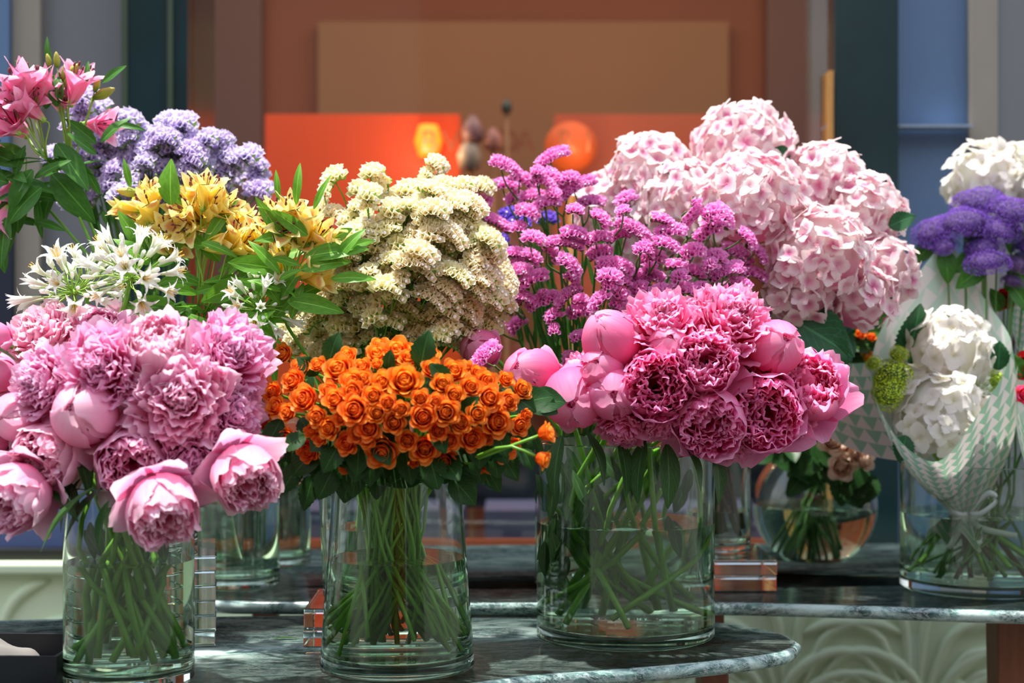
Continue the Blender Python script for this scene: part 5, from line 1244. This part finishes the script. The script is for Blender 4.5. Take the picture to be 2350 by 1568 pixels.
# stem bundles in the right vase
for (x0, y0, x1, y1, r_, m_) in [(2205, 1180, 2110, 1290, .0030, 'stem'), (2200, 1182, 2090, 1285, .0030, 'stem'), (2195, 1184, 2085, 1310, .0028, 'stem_dark'), (2205, 1180, 2120, 1300, .0026, 'stem'), (2225, 1182, 2340, 1275, .0048, 'stem'), (2222, 1184, 2262, 1315, .0045, 'stem'), (2222, 1184, 2310, 1300, .0042, 'stem'), (2218, 1186, 2300, 1320, .0032, 'stem_dark'), (2215, 1186, 2275, 1318, .0035, 'stem_dark')]:
    b = P(x1, y1, 2.80+rw.uniform(-.04, .05)); root = thing('flower_stem', b, 'cut green stem fanning out below the ribbon in the wide vase under the paper wrap', 'stem', 'cut stems under the ribbon')
    rawstem(root, b, [b, P((x0+x1)/2, (y0+y1)/2, 2.82), P(x0, y0, 2.84), P(2205, 1100, 2.84)], r_, m_)
def simple_rose(V, key, px, py, rpx, Y, f, label, group, tint=(1, 1, 1), v=0, cat='rose', mat='stem_dark'):
    c = P(px, py, Y); s = rpx/F*Y; f = Vector((f[0], -f[2], f[1])).normalized(); b, pts = stem_path(V, c-f*s*.7, f, rw, .8)
    root = thing('rose', b, label, cat, group); q = quat(f, rw.uniform(0, 6)); link('petals', MESH[key, v], root, c-b, q, s, tint); link('sepals', MESH['sepals'], root, c-b, q, s); add_stem(root, b, pts, .0026, mat)
    return root, b
for (px, py, r_, f, lb, v) in [(1912, 1012, 30, (-.2, .2, 1), 'peach rose at the left of the small group under the paper wing', 0), (1958, 1040, 30, (.1, .1, 1), 'peach rose at the right of the group under the paper wing', 1), (1932, 1072, 30, (-.1, -.2, 1), 'lowest peach rose, over the shoulder of the fish-bowl vase', 2), (1985, 1055, 24, (.6, 0, .7), 'peach rose seen side-on, nearest the wide right vase', 3), (1890, 985, 22, (-.3, .5, .7), 'peach rose mostly hidden behind the deep pink peonies', 1)]:
    rt, rb_ = simple_rose(VG, 'rose_peach', px, py, r_*1.2, 3.03, f, lb, 'peach roses over the bowl vase', v=v)
    for j in range(2): leafpart(rt, rb_, P(px+rw.uniform(-30, 30), py+rw.uniform(10, 40), 3.08), (rw.uniform(-.8, .8), -.3, -.8), .07, .026, 'leaf_rose', up=(0, -1, .3), serr=.06, n=15)
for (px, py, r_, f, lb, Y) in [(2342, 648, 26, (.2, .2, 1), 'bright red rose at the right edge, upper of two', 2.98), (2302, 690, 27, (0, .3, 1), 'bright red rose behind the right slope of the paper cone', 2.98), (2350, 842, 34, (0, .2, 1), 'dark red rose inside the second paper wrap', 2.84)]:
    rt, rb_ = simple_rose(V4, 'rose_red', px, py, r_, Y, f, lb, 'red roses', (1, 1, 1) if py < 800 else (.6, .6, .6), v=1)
    leafpart(rt, rb_, P(px-5, py+25, Y-.01), (-.4, -.2, .9), .05, .016, 'leaf_mid', up=(0, -1, .3)); leafpart(rt, rb_, P(px+15, py-10, Y+.01), (.2, -.2, .9), .05, .018, 'leaf_mid', up=(0, -1, .3))
simple_rose(V4, 'rose', 2352, 905, 26, 2.80, (0, 0, 1), 'deep pink bloom at the right edge below the dark red rose', 'red roses', (1, .35, 8), v=2)
for (px, py, r_, lb, tint) in [(1948, 792, 16, 'tiny yellow rosebud behind the paper wing', (.85, 1.3, 2)), (1990, 818, 16, 'yellow rosebud nearest the paper cone edge', (.85, 1.3, 2)), (1975, 768, 14, 'small orange rosebud under the hydrangeas', (1, .8, 1)), (2000, 775, 12, 'tiny orange rosebud beside the paper cone', (1, .7, 1)), (1925, 800, 12, 'tiny mustard rosebud left of the other small buds', (.8, 1.3, 2))]:
    rt, rb_ = simple_rose(VG, 'rose', px, py, r_, 2.98, (0, .4, 1), lb, 'tiny buds behind the paper wing', tint, 3)
    for j in range(7): leafpart(rt, rb_, P(px+rw.uniform(-35, 35), py+rw.uniform(-20, 40), 3.0), (rw.uniform(-1, 1), -.2, rw.uniform(-.4, 1)), .05, .012, 'leaf_rose' if j % 2 else 'leaf_mid', up=(0, -1, .3), n=8, m=5)
# greenery of the bowl vase
gi = []
for k in range(20):
    px = 1790+k*10+rw.uniform(-8, 8); py = rw.uniform(960, 1050); c = P(px, py, 3.16+rw.uniform(-.05, .06))
    b, pts = stem_path(VG, c, ((px-1870)/300, 0, 1), rw, .95)
    root = thing('greenery_stem', b, None, 'greenery', 'leafy green stems in the bowl vase'); add_stem(root, b, pts, .0022, 'stem_dark')
    for j in range(2): leafpart(root, b, c+Vector((rw.uniform(-.02, .02), -.01, rw.uniform(-.05, .04))), (rw.uniform(-1, 1), -.3, rw.uniform(-.8, .5)), .065, .02, 'leaf_rose', up=(0, -1, .3), n=9, m=5)
    root['label'] = 'dark leafy green stem standing in the water of the round fish-bowl vase'
